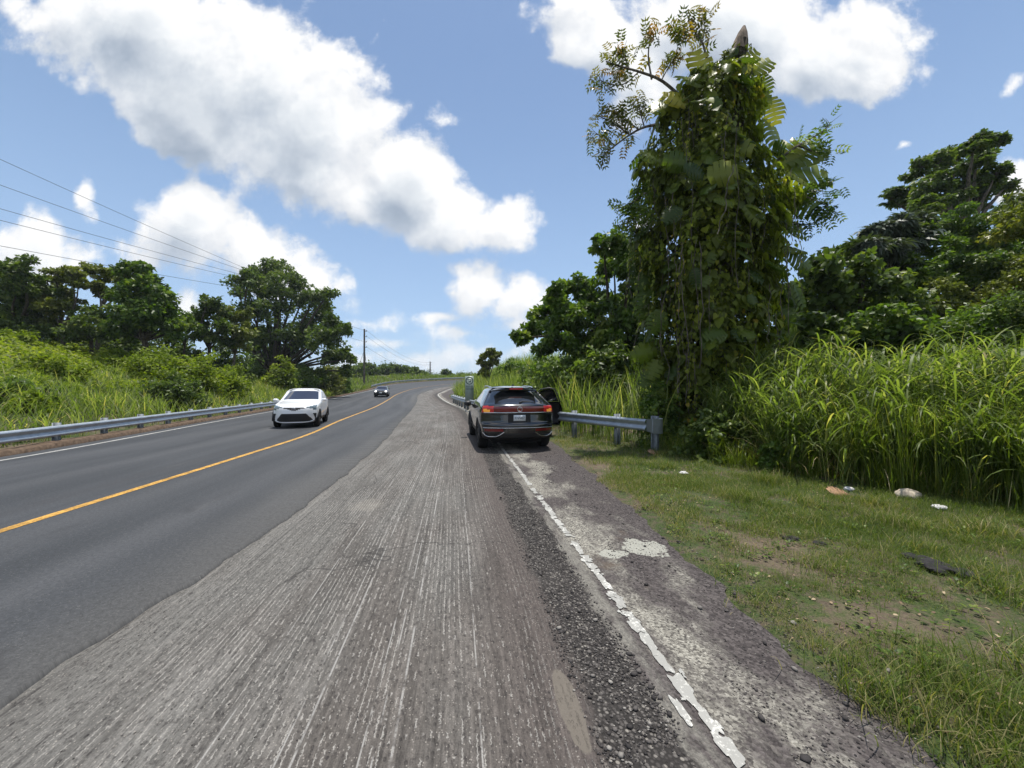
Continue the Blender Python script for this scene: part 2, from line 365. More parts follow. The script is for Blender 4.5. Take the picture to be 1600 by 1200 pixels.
# grooves cut by the milling drum, about 3.5 cm apart: broken pale scratches between dark pits
colid = t.math('FLOOR', t.math('DIVIDE', ux, .034)); cf = t.math('FRACT', t.math('DIVIDE', ux, .034))
wnz = t.add('ShaderNodeTexWhiteNoise', noise_dimensions='1D'); t.l.new(colid, wnz.inputs['W'])
dash = t.noise(t.comb(t.math('MULTIPLY', colid, 7.31), t.math('MULTIPLY', uvy, 10.5), 0), 1.0, 3, .65)
strong = t.noise(t.mapping(uvw, sc=(2.6, .7, 1)), 1, 4, .65)
dthr = t.math('SUBTRACT', t.math('MULTIPLY_ADD', wnz.outputs[0], .10, .455), t.math('MULTIPLY', t.math('SUBTRACT', strong, .5), .7))
prof = t.math('SUBTRACT', 1.0, t.math('ABSOLUTE', t.math('MULTIPLY_ADD', t.math('ADD', cf, t.math('MULTIPLY', t.math('SUBTRACT', t.noise(uvn, 60, 2), .5), .8)), 5.4, -2.3)), clamp=True)
brk = t.ss(t.noise(uvn, 150, 3, .7), .33, .45)
dashm = t.math('MULTIPLY', t.math('MULTIPLY', t.ss(dash, dthr, t.math('ADD', dthr, .07)), t.ss(prof, .1, .8)), brk)
pitn = t.vor(t.mapping(uvw, sc=(60, 38, 1)), 1.0); pitc = t.vor(t.mapping(uvw, sc=(60, 38, 1)), 1.0, out=1)
pits = t.math('MULTIPLY', t.ss(pitn, .50, .25), t.ss(t.sep(pitc)[0], .70, .78))
chips = t.math('MULTIPLY', t.ss(t.vor(t.mapping(uvw, sc=(110, 80, 1)), 1.0), .42, .22), t.ss(t.sep(t.vor(t.mapping(uvw, sc=(110, 80, 1)), 1.0, out=1))[1], .80, .86))
fine = t.noise(t.mapping(uvw, sc=(55, 16, 1)), 1, 5, .7); fine2 = t.noise(uvn, 130, 3, .7)
warm = t.ss(t.math('ADD', big, t.math('MULTIPLY', uvx, .07)), .22, .50)
base = t.mix(warm, (.122, .117, .108), (.088, .079, .071))
lowf = t.lin(t.noise(t.mapping(uvn, sc=(1.6, .5, 1)), 1, 4, .6), .3, .7, .80, 1.18); base = t.mix(1.0, base, t.comb(lowf, lowf, lowf), 'MULTIPLY')
base = t.mix(t.ss(uvx, -1.3, -.6), base, (.076, .064, .058))
fk = t.lin(t.math('MULTIPLY_ADD', fine2, .45, t.math('MULTIPLY', fine, .55)), .32, .68,   .40, 1.62)
base = t.mix(1.0, base, t.comb(fk, fk, fk), 'MULTIPLY')
base = t.mix(t.math('MULTIPLY', pits, .45), base, (.038, .034, .033))
pz = t.noise(t.mapping(uvw, sc=(34, 15, 1)), 1, 4, .7); base = t.mix(t.math('MULTIPLY', t.ss(pz, .56, .66), .72), base, (.034, .030, .029))
# fade of scratches: strong in the middle, faint near the new mat (smooth) 
mid = t.math('MULTIPLY', t.ss(uvx, -4.05, -2.6), t.ss(uvx, -.55, -1.0))
st1 = t.lin(t.noise(t.mapping(uvw, sc=(27, .55, 1)), 1, 4, .72), .32, .68, .62, 1.42); st1 = t.math('MULTIPLY_ADD', t.math('SUBTRACT', st1, 1.0), t.math('MULTIPLY_ADD', mid, .65, .35), 1.0)
base = t.mix(1.0, base, t.comb(st1, st1, st1), 'MULTIPLY')
base = t.mix(t.math('MULTIPLY', dashm, t.math('MULTIPLY_ADD', mid, .60, .14)), base, (.38, .36, .33))
base = t.mix(t.math('MULTIPLY', chips, .55), base, (.36, .33, .29))
# long grooves / ruts near the joint
gro = t.math('ABSOLUTE', t.math('SUBTRACT', t.math('FRACT', t.math('DIVIDE', t.math('ADD', uvx, t.math('MULTIPLY', wig, .25)), .37)), .5))
grm = t.math('MULTIPLY', t.ss(gro, .035, .012), t.math('MULTIPLY', t.ss(uvx, -2.9, -3.2), t.ss(t.noise(t.mapping(uvn, sc=(6, .6, 1)), 1, 4, .7), .44, .56)))
base = t.mix(t.math('MULTIPLY', grm, .75), base, (.045, .042, .040))
# long pale scrape lines
for off, wd in ((-1.52, .0045), (-1.60, .003), (-1.66, .003), (-1.95, .004), (-2.02, .003), (-2.35, .003), (-1.12, .003)):
    ln = t.ss(t.math('ABSOLUTE', t.math('SUBTRACT', t.math('ADD', uvx, t.math('MULTIPLY', wig, .12)), off)), wd * 2.0, wd * .6)
    br = t.ss(t.noise(t.comb(off * 9, t.math('MULTIPLY', uvy, 2.4), 0), 1.0, 5, .7), .42, .54)
    base = t.mix(t.math('MULTIPLY', t.math('MULTIPLY', t.math('MULTIPLY', ln, br), brk), .6), base, (.40, .39, .37))
# cracks
ck = t.vor(t.vmath('ADD', t.mapping(uvn, sc=(.42, .30, 1)), t.scale(t.noise(uvn, 1.6, 3, .55, color=True), .35)), 1.0, 'DISTANCE_TO_EDGE')
ckm = t.math('MULTIPLY', t.ss(ck, .007, .002), t.ss(t.noise(uvn, .7, 2), .50, .58))
base = t.mix(t.math('MULTIPLY', ckm, .65), base, (.03, .028, .027))
# pale worn smear and the dried mud puddle
def blob(t, u, v, ru, rv, soft=.25, seed=0.0, amp=.35):
    m_ = t.mapping(uvn, (u, v, 0), (0, 0, 0), (ru, rv, 1), 'TEXTURE')
    l = t.vmath('LENGTH', m_); nz = t.noise(t.vmath('ADD', uvn, (seed, seed, 0)), 7.0, 6, .62)
    return t.ss(t.math('ADD', l, t.math('MULTIPLY', t.math('SUBTRACT', nz, .5), amp * 2)), 1.0, 1.0 - soft)
S0 = float(np.interp(1.9, W_[:, 1], S_))
def uv_at(x, y):
    i = np.argmin(np.hypot(W_[:, 0] - x, W_[:, 1] - y)); T = W_[min(i + 1, NS - 1)] - W_[i - 1]; T /= np.linalg.norm(T); dd = np.array([x, y]) - W_[i]
    return -(T[0] * dd[1] - T[1] * dd[0]), S_[i] + float(T @ dd)
pu = uv_at(.31, 1.93); base = t.mix(blob(t, pu[0], pu[1], .062, .27, .10, 3., .22), base, t.mix(t.math('MULTIPLY_ADD', fine2, .6, t.math('MULTIPLY', t.noise(uvn, 18, 5, .7), .4)), (.075, .064, .054), (.19, .168, .14)))
pu = uv_at(-2.0, 5.1); base = t.mix(t.math('MULTIPLY', blob(t, pu[0], pu[1], .30, .42, .8, 5., .9), .35), base, (.27, .25, .215))
# loose dark gravel band
gz = t.math('ADD', uvx, t.math('MULTIPLY', t.math('SUBTRACT', t.noise(t.mapping(uvn, sc=(2.5, 1.2, 1)), 1, 6, .65), .5), .30))
gm = t.math('MULTIPLY', t.ss(gz, -.60, -.50), t.ss(gz, -.13, -.20))
gv = t.vor(uvn, 55); gvc = t.sep(t.vor(uvn, 55, out=1))
gcol = t.ramp(gvc[0], [(0, (.035, .031, .029)), (.5, (.080, .072, .067)), (.85, (.15, .138, .126)), (1, (.26, .24, .21))])
gcol = t.mix(t.ss(gv, .3, .65), gcol, (.030, .027, .025))
# old shoulder: concrete grey with exposed stones, dark reddish gravel over it
cv = t.vor(uvn, 75); cvc = t.sep(t.vor(uvn, 75, out=1))
con = t.ramp(t.math('MULTIPLY_ADD', cvc[0], .5, t.math('MULTIPLY', fine2, .5)), [(.18, (.035, .032, .030)), (.36, (.13, .12, .105)), (.60, (.28, .265, .225)), (.85, (.46, .44, .38))])
drk = t.ramp(t.math('MULTIPLY_ADD', gvc[1], .6, t.math('MULTIPLY', fine2, .4)), [(.1, (.028, .024, .024)), (.5, (.070, .060, .058)), (.8, (.115, .100, .096)), (1, (.26, .24, .22))])
shn = t.noise(t.mapping(uvn, sc=(1.7, .75, 1)), 1, 6, .62)
shm = t.ss(t.math('ADD', shn, t.math('MULTIPLY', t.math('ABSOLUTE', t.math('SUBTRACT', uvx, .26)), .42)), .50, .66)
sho = t.mix(shm, con, drk)
dirt = t.ss(t.noise(uvn, 1.3, 5, .6), .60, .70)
sho = t.mix(t.math('MULTIPLY', dirt, .7), sho, (.10, .075, .055))
for (x, y, a, b, sd) in ((1.36, 4.10, .26, .22, 1.), (1.00, 3.88, .14, .11, 2.)):
    pu = uv_at(x, y); sho = t.mix(t.math('MULTIPLY', blob(t, pu[0], pu[1], a, b, .10, sd, 1.1), .9), sho, t.mix(fine2, (.30, .30, .255), (.40, .395, .35)))
base = t.mix(t.ss(gz, -.20, -.13), base, sho)
base = t.mix(gm, base, gcol)
strip = t.math('MULTIPLY', t.ss(gz, -.21, -.17), t.ss(gz, -.03, -.09))
base = t.mix(t.math('MULTIPLY', strip, t.ss(t.noise(t.mapping(uvn, sc=(5, 2.2, 1)), 1, 6, .65), .40, .56)), base, t.mix(fine2, (.10, .094, .084), t.mix(.5, con, (.27, .255, .225))))
hgt = t.math('ADD', t.math('MULTIPLY', fine, .5), t.math('ADD', t.math('MULTIPLY', pits, -.6), t.math('MULTIPLY', dashm, .4)))
hgt = t.math('ADD', hgt, t.math('MULTIPLY', t.math('MULTIPLY', gv, -1.2), t.ss(gz, -.60, -.50)))
rg = t.math('ABSOLUTE', t.math('SUBTRACT', cf, .5)); hgt = t.math('ADD', hgt, t.math('MULTIPLY', rg, t.math('MULTIPLY', mid, .7)))
finish(t, pbsdf(t, base, .88, 0, .25, bump(t, hgt, .8, .012))); M_mill = m

m, t = new_mat('new_asphalt'); uvn = t.add('ShaderNodeTexCoord').outputs['UV']; uvx, uvy, _ = t.sep(uvn)
f1 = t.noise(uvn, 95, 5, .8); f2 = t.noise(t.mapping(uvn, sc=(1.3, .12, 1)), 1, 4, .55); f3 = t.vor(uvn, 120, out=1)
k = t.lin(t.math('MULTIPLY_ADD', f1, .6, t.math('MULTIPLY', t.noise(uvn, 28, 3, .7), .4)), .32, .68, .40, 1.65)
c = t.mix(t.ss(f2, .35, .68), (.032, .035, .039), (.050, .053, .058))
# paler wheel paths and dust near the joint
dj = t.math('ADD', uvx, t.math('MULTIPLY', t.noise(t.mapping(uvn, sc=(1, .3, 1)), 1, 4, .6), .9))
c = t.mix(t.math('MULTIPLY', t.ss(dj, -4.0, -3.0), .65), c, (.088, .086, .083))
for wp in (-4.6, -5.9, -8.4, -10.2):
    c = t.mix(t.math('MULTIPLY', t.ss(t.math('ABSOLUTE', t.math('SUBTRACT', uvx, wp)), .55, .0), .30), c, (.085, .086, .090))
c = t.mix(t.math('MULTIPLY', t.ss(t.math('ABSOLUTE', t.math('SUBTRACT', uvx, -7.0)), .30, .0), .35), c, (.030, .030, .032))
c = t.mix(1.0, c, t.comb(k, k, k), 'MULTIPLY')
c = t.mix(t.math('MULTIPLY', t.ss(t.sep(f3)[0], .93, .97), t.ss(t.noise(uvn, 300, 2), .45, .6)), c, (.125, .122, .118))
stn = t.noise(t.mapping(uvn, sc=(1.1, .5, 1)), 1, 6, .65); c = t.mix(t.ss(stn, .58, .72, 0, .45), c, (.022, .022, .024)); c = t.mix(t.ss(t.noise(t.mapping(uvn, (5, 3, 0), (0, 0, 0), (2.2, .35, 1)), 1, 6, .7), .60, .74, 0, .35), c, (.11, .108, .104))
finish(t, pbsdf(t, c, .80, 0, .35, bump(t, f1, .45, .004))); M_new = m

def paint(name, col, worn):
    m, t = new_mat(name); tcn = t.add('ShaderNodeTexCoord').outputs['Object']
    n = t.noise(tcn, 45, 5, .7); n2 = t.noise(tcn, 4, 4, .6)
    c = t.mix(t.ss(t.math('MULTIPLY_ADD', n, .6, t.math('MULTIPLY', n2, .4)), .5 - worn, .62 - worn), tuple(q * .45 for q in col), col)
    c = t.mix(t.ss(t.noise(tcn, 1.2, 4), .52, .7, 0, .35), c, tuple(q * .6 for q in col))
    finish(t, pbsdf(t, c, .6, 0, .4, bump(t, n, .3, .004))); return m
M_yel = paint('yellow_paint', (.62, .34, .06), .05); M_wht = paint('white_paint', (.66, .65, .60), -.01)

shift = lambda C, k: C + np.c_[np.gradient(C[:, 1]), -np.gradient(C[:, 0])] / np.hypot(*np.gradient(C, axis=0).T)[:, None] * k
sheet('old_pavement', shift(B_, -.3), shift(E_, .0), 14, 0.0, M_mill, jitB=.30)
sheet('asphalt_lane', shift(L_, .55), B_, 14, 0.030, M_new, jitB=.16, skirt=.034)
sheet('edge_strip', shift(L_, -.02), shift(L_, .555), 3, 0.022, M_new)
sheet('centre_line', shift(Y_, -.065), shift(Y_, .065), 2, 0.034, M_yel, sub=1)
sheet('edge_line_left', shift(L_, .42), shift(L_, .54), 2, 0.027, M_wht, sub=1)
# far continuous white edge line beyond the parked car
i0 = int(np.argmin(abs(W_[:, 1] - 27)))
def part_sheet(name, C, a, b, dz, mat):
    A = shift(C, a)[i0:]; Bq = shift(C, b)[i0:]; n = len(A); V = np.vstack([np.c_[A, zroad(A[:, 1]) + dz], np.c_[Bq, zroad(Bq[:, 1]) + dz]])
    k = np.arange(n - 1); return tag(mesh_obj(name, V, [np.c_[k, k + n, k + n + 1, k + 1]], mat), kind='structure')
part_sheet('edge_line_far', W_, -.07, .07, .006, M_wht)
# near white edge line: worn into separate dabs
mb = MB(); s = float(np.interp(.6, W_[:, 1], S_)); send = float(np.interp(27.5, W_[:, 1], S_))
Wf = lambda s_: np.array([np.interp(s_, S_, W_[:, 0]), np.interp(s_, S_, W_[:, 1])])
def dab(mb, c, T, lg, wd, z, rag=.3):
    n = 30; th = np.linspace(0, 2 * math.pi, n, endpoint=False)
    q3 = RNG.random(4) * 6; r = 1 + rag * (.16 * (RNG.random(n) - .5) + .30 * np.sin(th * 3 + q3[0]) + .26 * np.sin(th * 5 + q3[1]) + .16 * np.sin(th * 8 + q3[2]) + .2 * np.sin(th * 2 + q3[3]))
    N = np.array([T[1], -T[0]]); sq = lambda q: np.sign(q) * abs(q) ** .7
    P2 = c + (sq(np.cos(th)) * lg / 2 * r)[:, None] * T + (sq(np.sin(th)) * wd / 2 * r)[:, None] * N
    P2 = np.vstack([P2, c]); mb.add(np.c_[P2, np.full(len(P2), z) + zroad(P2[:, 1])], [[k, (k + 1) % n, n] for k in range(n)])
while s < send:
    lg = RNG.uniform(.05, .19); p = Wf(s + lg / 2); T = Wf(s + lg) - Wf(s); T /= np.linalg.norm(T)
    wd = RNG.uniform(.058, .092); q = RNG.random()
    if q > .04: dab(mb, p + RNG.normal(0, .006, 2), T, lg * 1.05, wd, .006 + RNG.uniform(0, .0014), .42)
    for _k in range(RNG.integers(0, 4)): dab(mb, p + T * RNG.uniform(-.15, .15) + np.array([T[1], -T[0]]) * RNG.uniform(-.05, .06), T, RNG.uniform(.012, .045), RNG.uniform(.01, .03), .0078 + RNG.uniform(0, .0006), .7)
    s += lg + RNG.choice([-.01, .01, .03, .09], p=[.35, .3, .25, .10])
p = Wf(float(np.interp(1.93, W_[:, 1], S_))); dab(mb, p + np.array([-.105, .05]), np.array([-.12, .99]), .17, .045, .0065, .4)
tag(mb.build('edge_line_worn', M_wht), kind='structure')
# brown kerb of soil along the left edge
m = simple('kerb_soil', (.11, .078, .055), .95, spec=.1, var=.45, sc=9, bmp=.8); KA = shift(L_, -.02); KB = shift(L_, -.16); KC = shift(L_, -.8)
sg = S_; jj = (fbm(sg * 2.5, sg * 0, 31, 4) - .5) * .07
Vk = np.vstack([np.c_[KA, zroad(KA[:, 1]) + .005], np.c_[shift(L_, -.05), zroad(L_[:, 1]) + .12 + jj], np.c_[KB, zroad(KB[:, 1]) + .15 + jj], np.c_[KC, zroad(KC[:, 1]) + .10 + jj], np.c_[shift(L_, -1.2), zroad(L_[:, 1]) - .05]])
k = np.arange(NS - 1); tag(mesh_obj('kerb', Vk, [np.vstack([np.c_[k + NS * a, k + NS * a + 1, k + NS * (a + 1) + 1, k + NS * (a + 1)] for a in range(4)])], m, smooth=True), kind='structure')
# ------------------------------------------------------------ foliage makers
T_DIA = (np.array([[0, 0, 0], [.45, .30, .06], [1, 0, -.10], [.45, -.30, .06]]), [[0, 1, 2], [0, 2, 3]])
T_OVAL = (np.array([[0, 0, 0], [.25, .26, .05], [.65, .24, .02], [1, 0, -.16], [.65, -.24, .02], [.25, -.26, .05], [.5, 0, -.02]]), [[0, 1, 6], [1, 2, 6], [2, 3, 6], [3, 4, 6], [4, 5, 6], [5, 0, 6]])
T_HEART = (np.array([[0, 0, 0], [-.14, .28, .02], [.22, .46, .05], [.62, .30, .0], [1, 0, -.18], [.62, -.30, .0], [.22, -.46, .05], [-.14, -.28, .02], [.4, 0, -.04]]),
           [[0, 1, 8], [1, 2, 8], [2, 3, 8], [3, 4, 8], [4, 5, 8], [5, 6, 8], [6, 7, 8], [7, 0, 8]])
def big_leaf_template(lobes=8, slit=.6):
    """large split climbing-vine leaf: lobes on both sides of a midrib"""
    V = []; Fc = []
    for sgn in (1, -1):
        for i in range(lobes):
            a = i / lobes; b = (i + 1) / lobes; mid = (a + b) / 2
            wd = .46 * math.sin(math.pi * (0.13 + .80 * mid)) ** .8
            k = len(V); dr = .07 * wd
            V += [[a, 0, 0], [b, 0, 0], [b + .04 - .015, sgn * wd * (1 - slit * .5), .05 - dr], [b + .07, sgn * wd, .0 - dr * 2.5], [a + .068, sgn * wd * .97, .0 - dr * 2.5], [a + .05 + .012, sgn * wd * (1 - slit * .5), .05 - dr]]
            Fc.append([k, k + 1, k + 2, k + 5]); Fc.append([k + 5, k + 2, k + 3, k + 4])
    V = np.array(V); V[:, 2] -= .22 * V[:, 0] ** 2
    return V, Fc
T_BIG = big_leaf_template(7, .42); T_BIG2 = big_leaf_template(5, .06)
def compound_template(n=6, w=.34, leaf=.17):
    V = []; Fc = []
    for i in range(n):
        x = .18 + .78 * i / (n - 1)
        for sgn in (1, -1):
            k = len(V); L = w * (1 - .35 * abs(i / (n - 1) - .4)); 
            V += [[x, 0, 0], [x + leaf * .35, sgn * L * .5, .03], [x + leaf * .55, sgn * L, -.05], [x - leaf * .25 + .02, sgn * L * .55, .01]]
            Fc.append([k, k + 1, k + 2, k + 3])
    k = len(V); V += [[.93, .07, 0], [1.2, 0, -.08], [.93, -.07, 0], [.9, 0, 0]]; Fc.append([k, k + 1, k + 2, k + 3])
    k = len(V); V += [[0, .006, 0], [1, .006, -.03], [1, -.006, -.03], [0, -.006, 0]]; Fc.append([k, k + 1, k + 2, k + 3])
    V = np.array(V); V[:, 2] -= .15 * V[:, 0] ** 2; return V, Fc
T_COMP = compound_template(4, .46, .34)
def palmate_template(n=9):
    V = []; Fc = []
    for i in range(n):
        a = -2.6 + 5.2 * i / (n - 1); c, s = math.cos(a), math.sin(a); k = len(V)
        for (x, y, z) in ((.05, 0, 0), (.55, .11, .0), (1, 0, -.35), (.55, -.11, .0)): V.append([x * c - y * s, x * s + y * c, z])
        Fc.append([k, k + 1, k + 2, k + 3])
    return np.array(V), Fc
T_PALM = palmate_template()

def norm(v): return v / (np.linalg.norm(v, axis=-1, keepdims=True) + 1e-9)
def place(tmpl, P, D, N, size, rnd=None):
    """copy a leaf template to points P with axis D, upper side N"""
    T, Fc = tmpl; Fa = [np.array([f for f in Fc if len(f) == k]) for k in sorted({len(f) for f in Fc})]
    D = norm(D); S = norm(np.cross(N, D)); N = np.cross(D, S); size = np.broadcast_to(np.asarray(size, float), (len(P),))
    V = P[:, None] + size[:, None, None] * (T[None, :, 0:1] * D[:, None] + T[None, :, 1:2] * S[:, None] + T[None, :, 2:3] * N[:, None])
    m = len(T); off = (np.arange(len(P)) * m)[:, None, None]
    faces = [(f[None] + off).reshape(-1, f.shape[1]) for f in Fa]
    r = np.repeat(RNG.random(len(P)) if rnd is None else rnd, m)
    return V.reshape(-1, 3), faces, r
class Leaves:
    def __init__(s): s.V = []; s.F = []; s.r = []; s.n = 0
    def add(s, V, F, r):
        s.V.append(V); s.F += [f + s.n for f in F]; s.r.append(r); s.n += len(V); return s
    def build(s, name, mat, parent=None, loc=None, smooth=False):
        by = {}
        for f in s.F: by.setdefault(f.shape[1], []).append(f)
        V = np.concatenate(s.V)
        if loc is not None and parent is not None: V = V - np.asarray(loc)
        return mesh_obj(name, V, [np.concatenate(v) for v in by.values()], mat, parent, rnd=np.concatenate(s.r), smooth=smooth, loc=loc if parent is None else None)
def rdir(n, flat=1.0):
    v = RNG.normal(size=(n, 3)); v[:, 2] *= flat; return norm(v)
def clump_leaves(lv, C, r, n, size, tmpl=T_DIA, squash=.6, up=.9, droop=.25, rbase=None):
    """n leaves round each clump centre C (k,3), radius r (k,)"""
    k = len(C); q = rdir(k * n) * (RNG.random((k * n, 1)) ** .45); q[:, 2] *= squash
    P = np.repeat(C, n, 0) + q * np.repeat(r, n)[:, None]
    N = norm(rdir(k * n) * .9 + np.array([0, 0, up]) + q * .7)
    D = norm(np.cross(N, rdir(k * n)) + q * .5 + np.array([0, 0, -droop]))
    sz = size * RNG.uniform(.6, 1.3, k * n)
    rr = np.clip(RNG.random(k * n) * .6 + .2 + (np.repeat(RNG.normal(0, .13, k), n)), 0, 1) if rbase is None else np.clip(rbase + RNG.normal(0, .12, k * n), 0, 1)
    V, F_, r_ = place(tmpl, P, D, N, sz, rr); lv.add(V, F_, r_)
def blades(P, length, width, az, a0, a1, segs=5, rnd=None, twist=0.0):
    """arching blades: angle from vertical runs a0 -> a1 along the length"""
    n = len(P); length = np.broadcast_to(length, (n,)); width = np.broadcast_to(width, (n,)); d = np.c_[np.cos(az), np.sin(az), np.zeros(n)]
    sd = np.c_[-np.sin(az + twist), np.cos(az + twist), np.zeros(n)]; pos = P.copy(); rows = []
    for k in range(segs + 1):
        tt = k / segs; wd = width * (0.55 + .9 * tt if tt < .5 else 1.0) * (1 - tt ** 2.2) ** .8 if k < segs else width * .02
        rows.append(np.stack([pos - sd * wd[:, None] / 2, pos + sd * wd[:, None] / 2], 1))
        th = a0 + (a1 - a0) * ((k + .5) / segs) ** 1.3
        pos = pos + (length / segs)[:, None] * (np.sin(th)[:, None] * d + np.cos(th)[:, None] * np.array([0, 0, 1]))
    V = np.stack(rows, 1).reshape(n, -1, 3); m = V.shape[1]; off = (np.arange(n) * m)[:, None]
    F_ = np.concatenate([np.array([[2 * k, 2 * k + 1, 2 * k + 3, 2 * k + 2]]) + off for k in range(segs)])
    return V.reshape(-1, 3), [F_], np.repeat(RNG.random(n) if rnd is None else rnd, m)

G_DARK = [(0, (.030, .048, .012)), (.35, (.062, .096, .022)), (.7, (.105, .155, .034)), (1, (.20, .23, .055))]
G_MID = [(0, (.030, .055, .010)), (.35, (.065, .115, .020)), (.7, (.11, .17, .030)), (1, (.20, .24, .05))]
G_LIME = [(0, (.065, .095, .010)), (.35, (.13, .18, .016)), (.7, (.20, .25, .028)), (1, (.29, .31, .05))]
G_OLIVE = [(0, (.045, .058, .012)), (.4, (.11, .135, .026)), (.8, (.19, .215, .040)), (1, (.29, .27, .07))]
G_GREY = [(0, (.028, .042, .022)), (.4, (.058, .082, .042)), (.8, (.09, .11, .085)), (1, (.14, .16, .125))]
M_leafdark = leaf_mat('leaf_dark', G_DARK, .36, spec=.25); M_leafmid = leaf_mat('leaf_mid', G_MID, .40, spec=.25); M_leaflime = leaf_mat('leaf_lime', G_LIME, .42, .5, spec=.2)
M_leafol = leaf_mat('leaf_olive', G_OLIVE, .30, spec=.25); M_leafgrey = leaf_mat('leaf_grey', G_GREY, .2, .45)
M_pale_leaf = leaf_mat('leaf_pale', [(0, (.05, .08, .025)), (.4, (.11, .165, .045)), (.8, (.18, .24, .07)), (1, (.26, .32, .12))], .4, spec=.3)
M_hero = leaf_mat('leaf_vine', [(0, (.040, .044, .010)), (.30, (.10, .125, .018)), (.62, (.19, .235, .030)), (.84, (.33, .34, .045)), (1, (.46, .30, .05))], .46, .42, .9, spec=.22)
M_herobig = leaf_mat('leaf_giant', [(0, (.040, .07, .012)), (.4, (.09, .135, .018)), (.75, (.19, .22, .03)), (1, (.42, .36, .05))], .40, .38, .5, spec=.3)
M_ochre = leaf_mat('leaf_ochre', [(0, (.05, .07, .012)), (.35, (.10, .12, .02)), (.7, (.20, .17, .03)), (1, (.30, .15, .03))], .35, .4)
M_grass = leaf_mat('grass_blade', [(0, (.035, .055, .014)), (.30, (.085, .125, .028)), (.6, (.15, .20, .055)), (.85, (.26, .29, .12)), (1, (.46, .38, .20))], .50, .45, .6, spec=.22)
M_grassy = leaf_mat('grass_yellow', [(0, (.05, .08, .008)), (.4, (.10, .15, .016)), (.8, (.17, .21, .028)), (.95, (.30, .30, .08)), (1, (.42, .36, .18))], .42, .45, .5)
M_lawn = leaf_mat('grass_lawn', [(0, (.030, .050, .010)), (.30, (.070, .110, .016)), (.52, (.115, .155, .028)), (.68, (.20, .19, .075)), (1, (.42, .34, .20))], .34, .6, 1.1, spec=.2)
def bark(name, c1, c2, sc=14):
    m, t = new_mat(name); o = t.add('ShaderNodeTexCoord').outputs['Object']
    n = t.noise(t.mapping(o, sc=(1, 1, .22)), sc, 6, .65); finish(t, pbsdf(t, t.mix(t.ss(n, .35, .65), c1, c2), .9, 0, .2, bump(t, n, .9, .03))); return m
M_bark = bark('bark_grey', (.055, .045, .035), (.19, .165, .13)); M_barkdk = bark('bark_dark', (.028, .022, .016), (.10, .082, .06)); M_snag = bark('bark_snag', (.10, .075, .055), (.33, .25, .19), 8)

def limb(mb, a, b, r0, r1, wob=.12, n=7, sides=6, sag=0.0):
    a = np.asarray(a, float); b = np.asarray(b, float); tt = np.linspace(0, 1, n)[:, None]; L = np.linalg.norm(b - a)
    P = a + (b - a) * tt + np.sin(tt * math.pi) * RNG.normal(0, wob * L * .5, 3) + RNG.normal(0, wob * L * .06, (n, 3)) * np.sin(tt * math.pi); P[:, 2] += sag * L * np.sin(tt[:, 0] * math.pi)
    mb.tube(P, np.linspace(r0, r1, n), sides); return P

def tree(name, label, cat, Y, blobs, base_px, mat, leaf, nl, trunk_r=.25, barkm=None, tmpl=T_DIA, group=None, depth=.8, sub=9, subr=.36, squash=.8, up=.55, fork=.45, gz=None, twigs=False, droop=.25, sparse=1.0):
    """crown from foliage masses (px, py, radius px) measured on the photograph, standing Y metres ahead"""
    bx = (base_px - CX) / F * Y; bz = zt(bx, Y) if gz is None else gz
    root = empty(name, (bx, Y, bz)); tag(root, label, cat, group); loc = np.array([bx, Y, bz])
    C = np.array([at(b[0], Y, b[1]) for b in blobs]); rr = np.array([b[2] / F * Y for b in blobs])
    wdt = (C[:, 0] + rr).max() - (C[:, 0] - rr).min()
    dy = RNG.uniform(-1, 1, len(C)) * depth * wdt * .32 * (1 if len(C) > 2 else 0); dy = np.where(np.array([b[1] for b in blobs]) > 535, np.abs(dy), dy)
    C = C * (1 + dy / Y)[:, None] - np.array([0, 0, CH]) * (dy / Y)[:, None]
    mb = MB(); cen = C.mean(0); fk = np.array([bx * .6 + cen[0] * .4, Y * .7 + cen[1] * .3, bz + (C[:, 2].min() - bz) * .6 + (cen[2] - bz) * .3 * fork])
    if fk[2] < bz + .8: fk[2] = bz + .8
    P = limb(mb, [bx, Y, bz - .3], fk, trunk_r, trunk_r * .7, .06, 8, 8)
    lv = Leaves(); SCn = []; SR = []
    for c, r in zip(C, rr):
        limb(mb, fk + RNG.normal(0, trunk_r * .3, 3), c, trunk_r * .55, trunk_r * .14, .10)
        k = max(3, int(sub * 1.8)); q = rdir(k) * RNG.uniform(.30, 1.08, (k, 1)) * np.array([1, 1, .85]); q[:, 2] = np.where(q[:, 2] < -.5, -q[:, 2], q[:, 2])
        cc = c + q * r; SCn.append(cc); SR.append(np.full(k, r * subr) * RNG.uniform(.38, 1.18, k))
        if twigs:
            for e in cc: limb(mb, c, e, trunk_r * .12, trunk_r * .04, .12, 5, 4)
    SCn = np.concatenate(SCn); SR = np.concatenate(SR)
    n = max(4, int(nl * 1.35 / len(SCn)))
    wts = SR / SR.mean()
    for lo, hi in ((0, .8), (.8, 1.2), (1.2, 9)):
        sel = (wts >= lo) & (wts < hi)
        if sel.any(): clump_leaves(lv, SCn[sel], SR[sel], max(3, int(n * (wts[sel].mean() ** 1.6) * sparse)), leaf, tmpl, squash, up, droop)
    mb_o = MB(); mb_o.V = [np.concatenate(mb.V) - loc]; mb_o.F = mb.F; mb_o.n = mb.n; mb_o.r = mb.r
    mb_o.build('trunk', barkm or M_bark, root, smooth=True); lv.build('crown', mat, root, loc=loc)
    return root

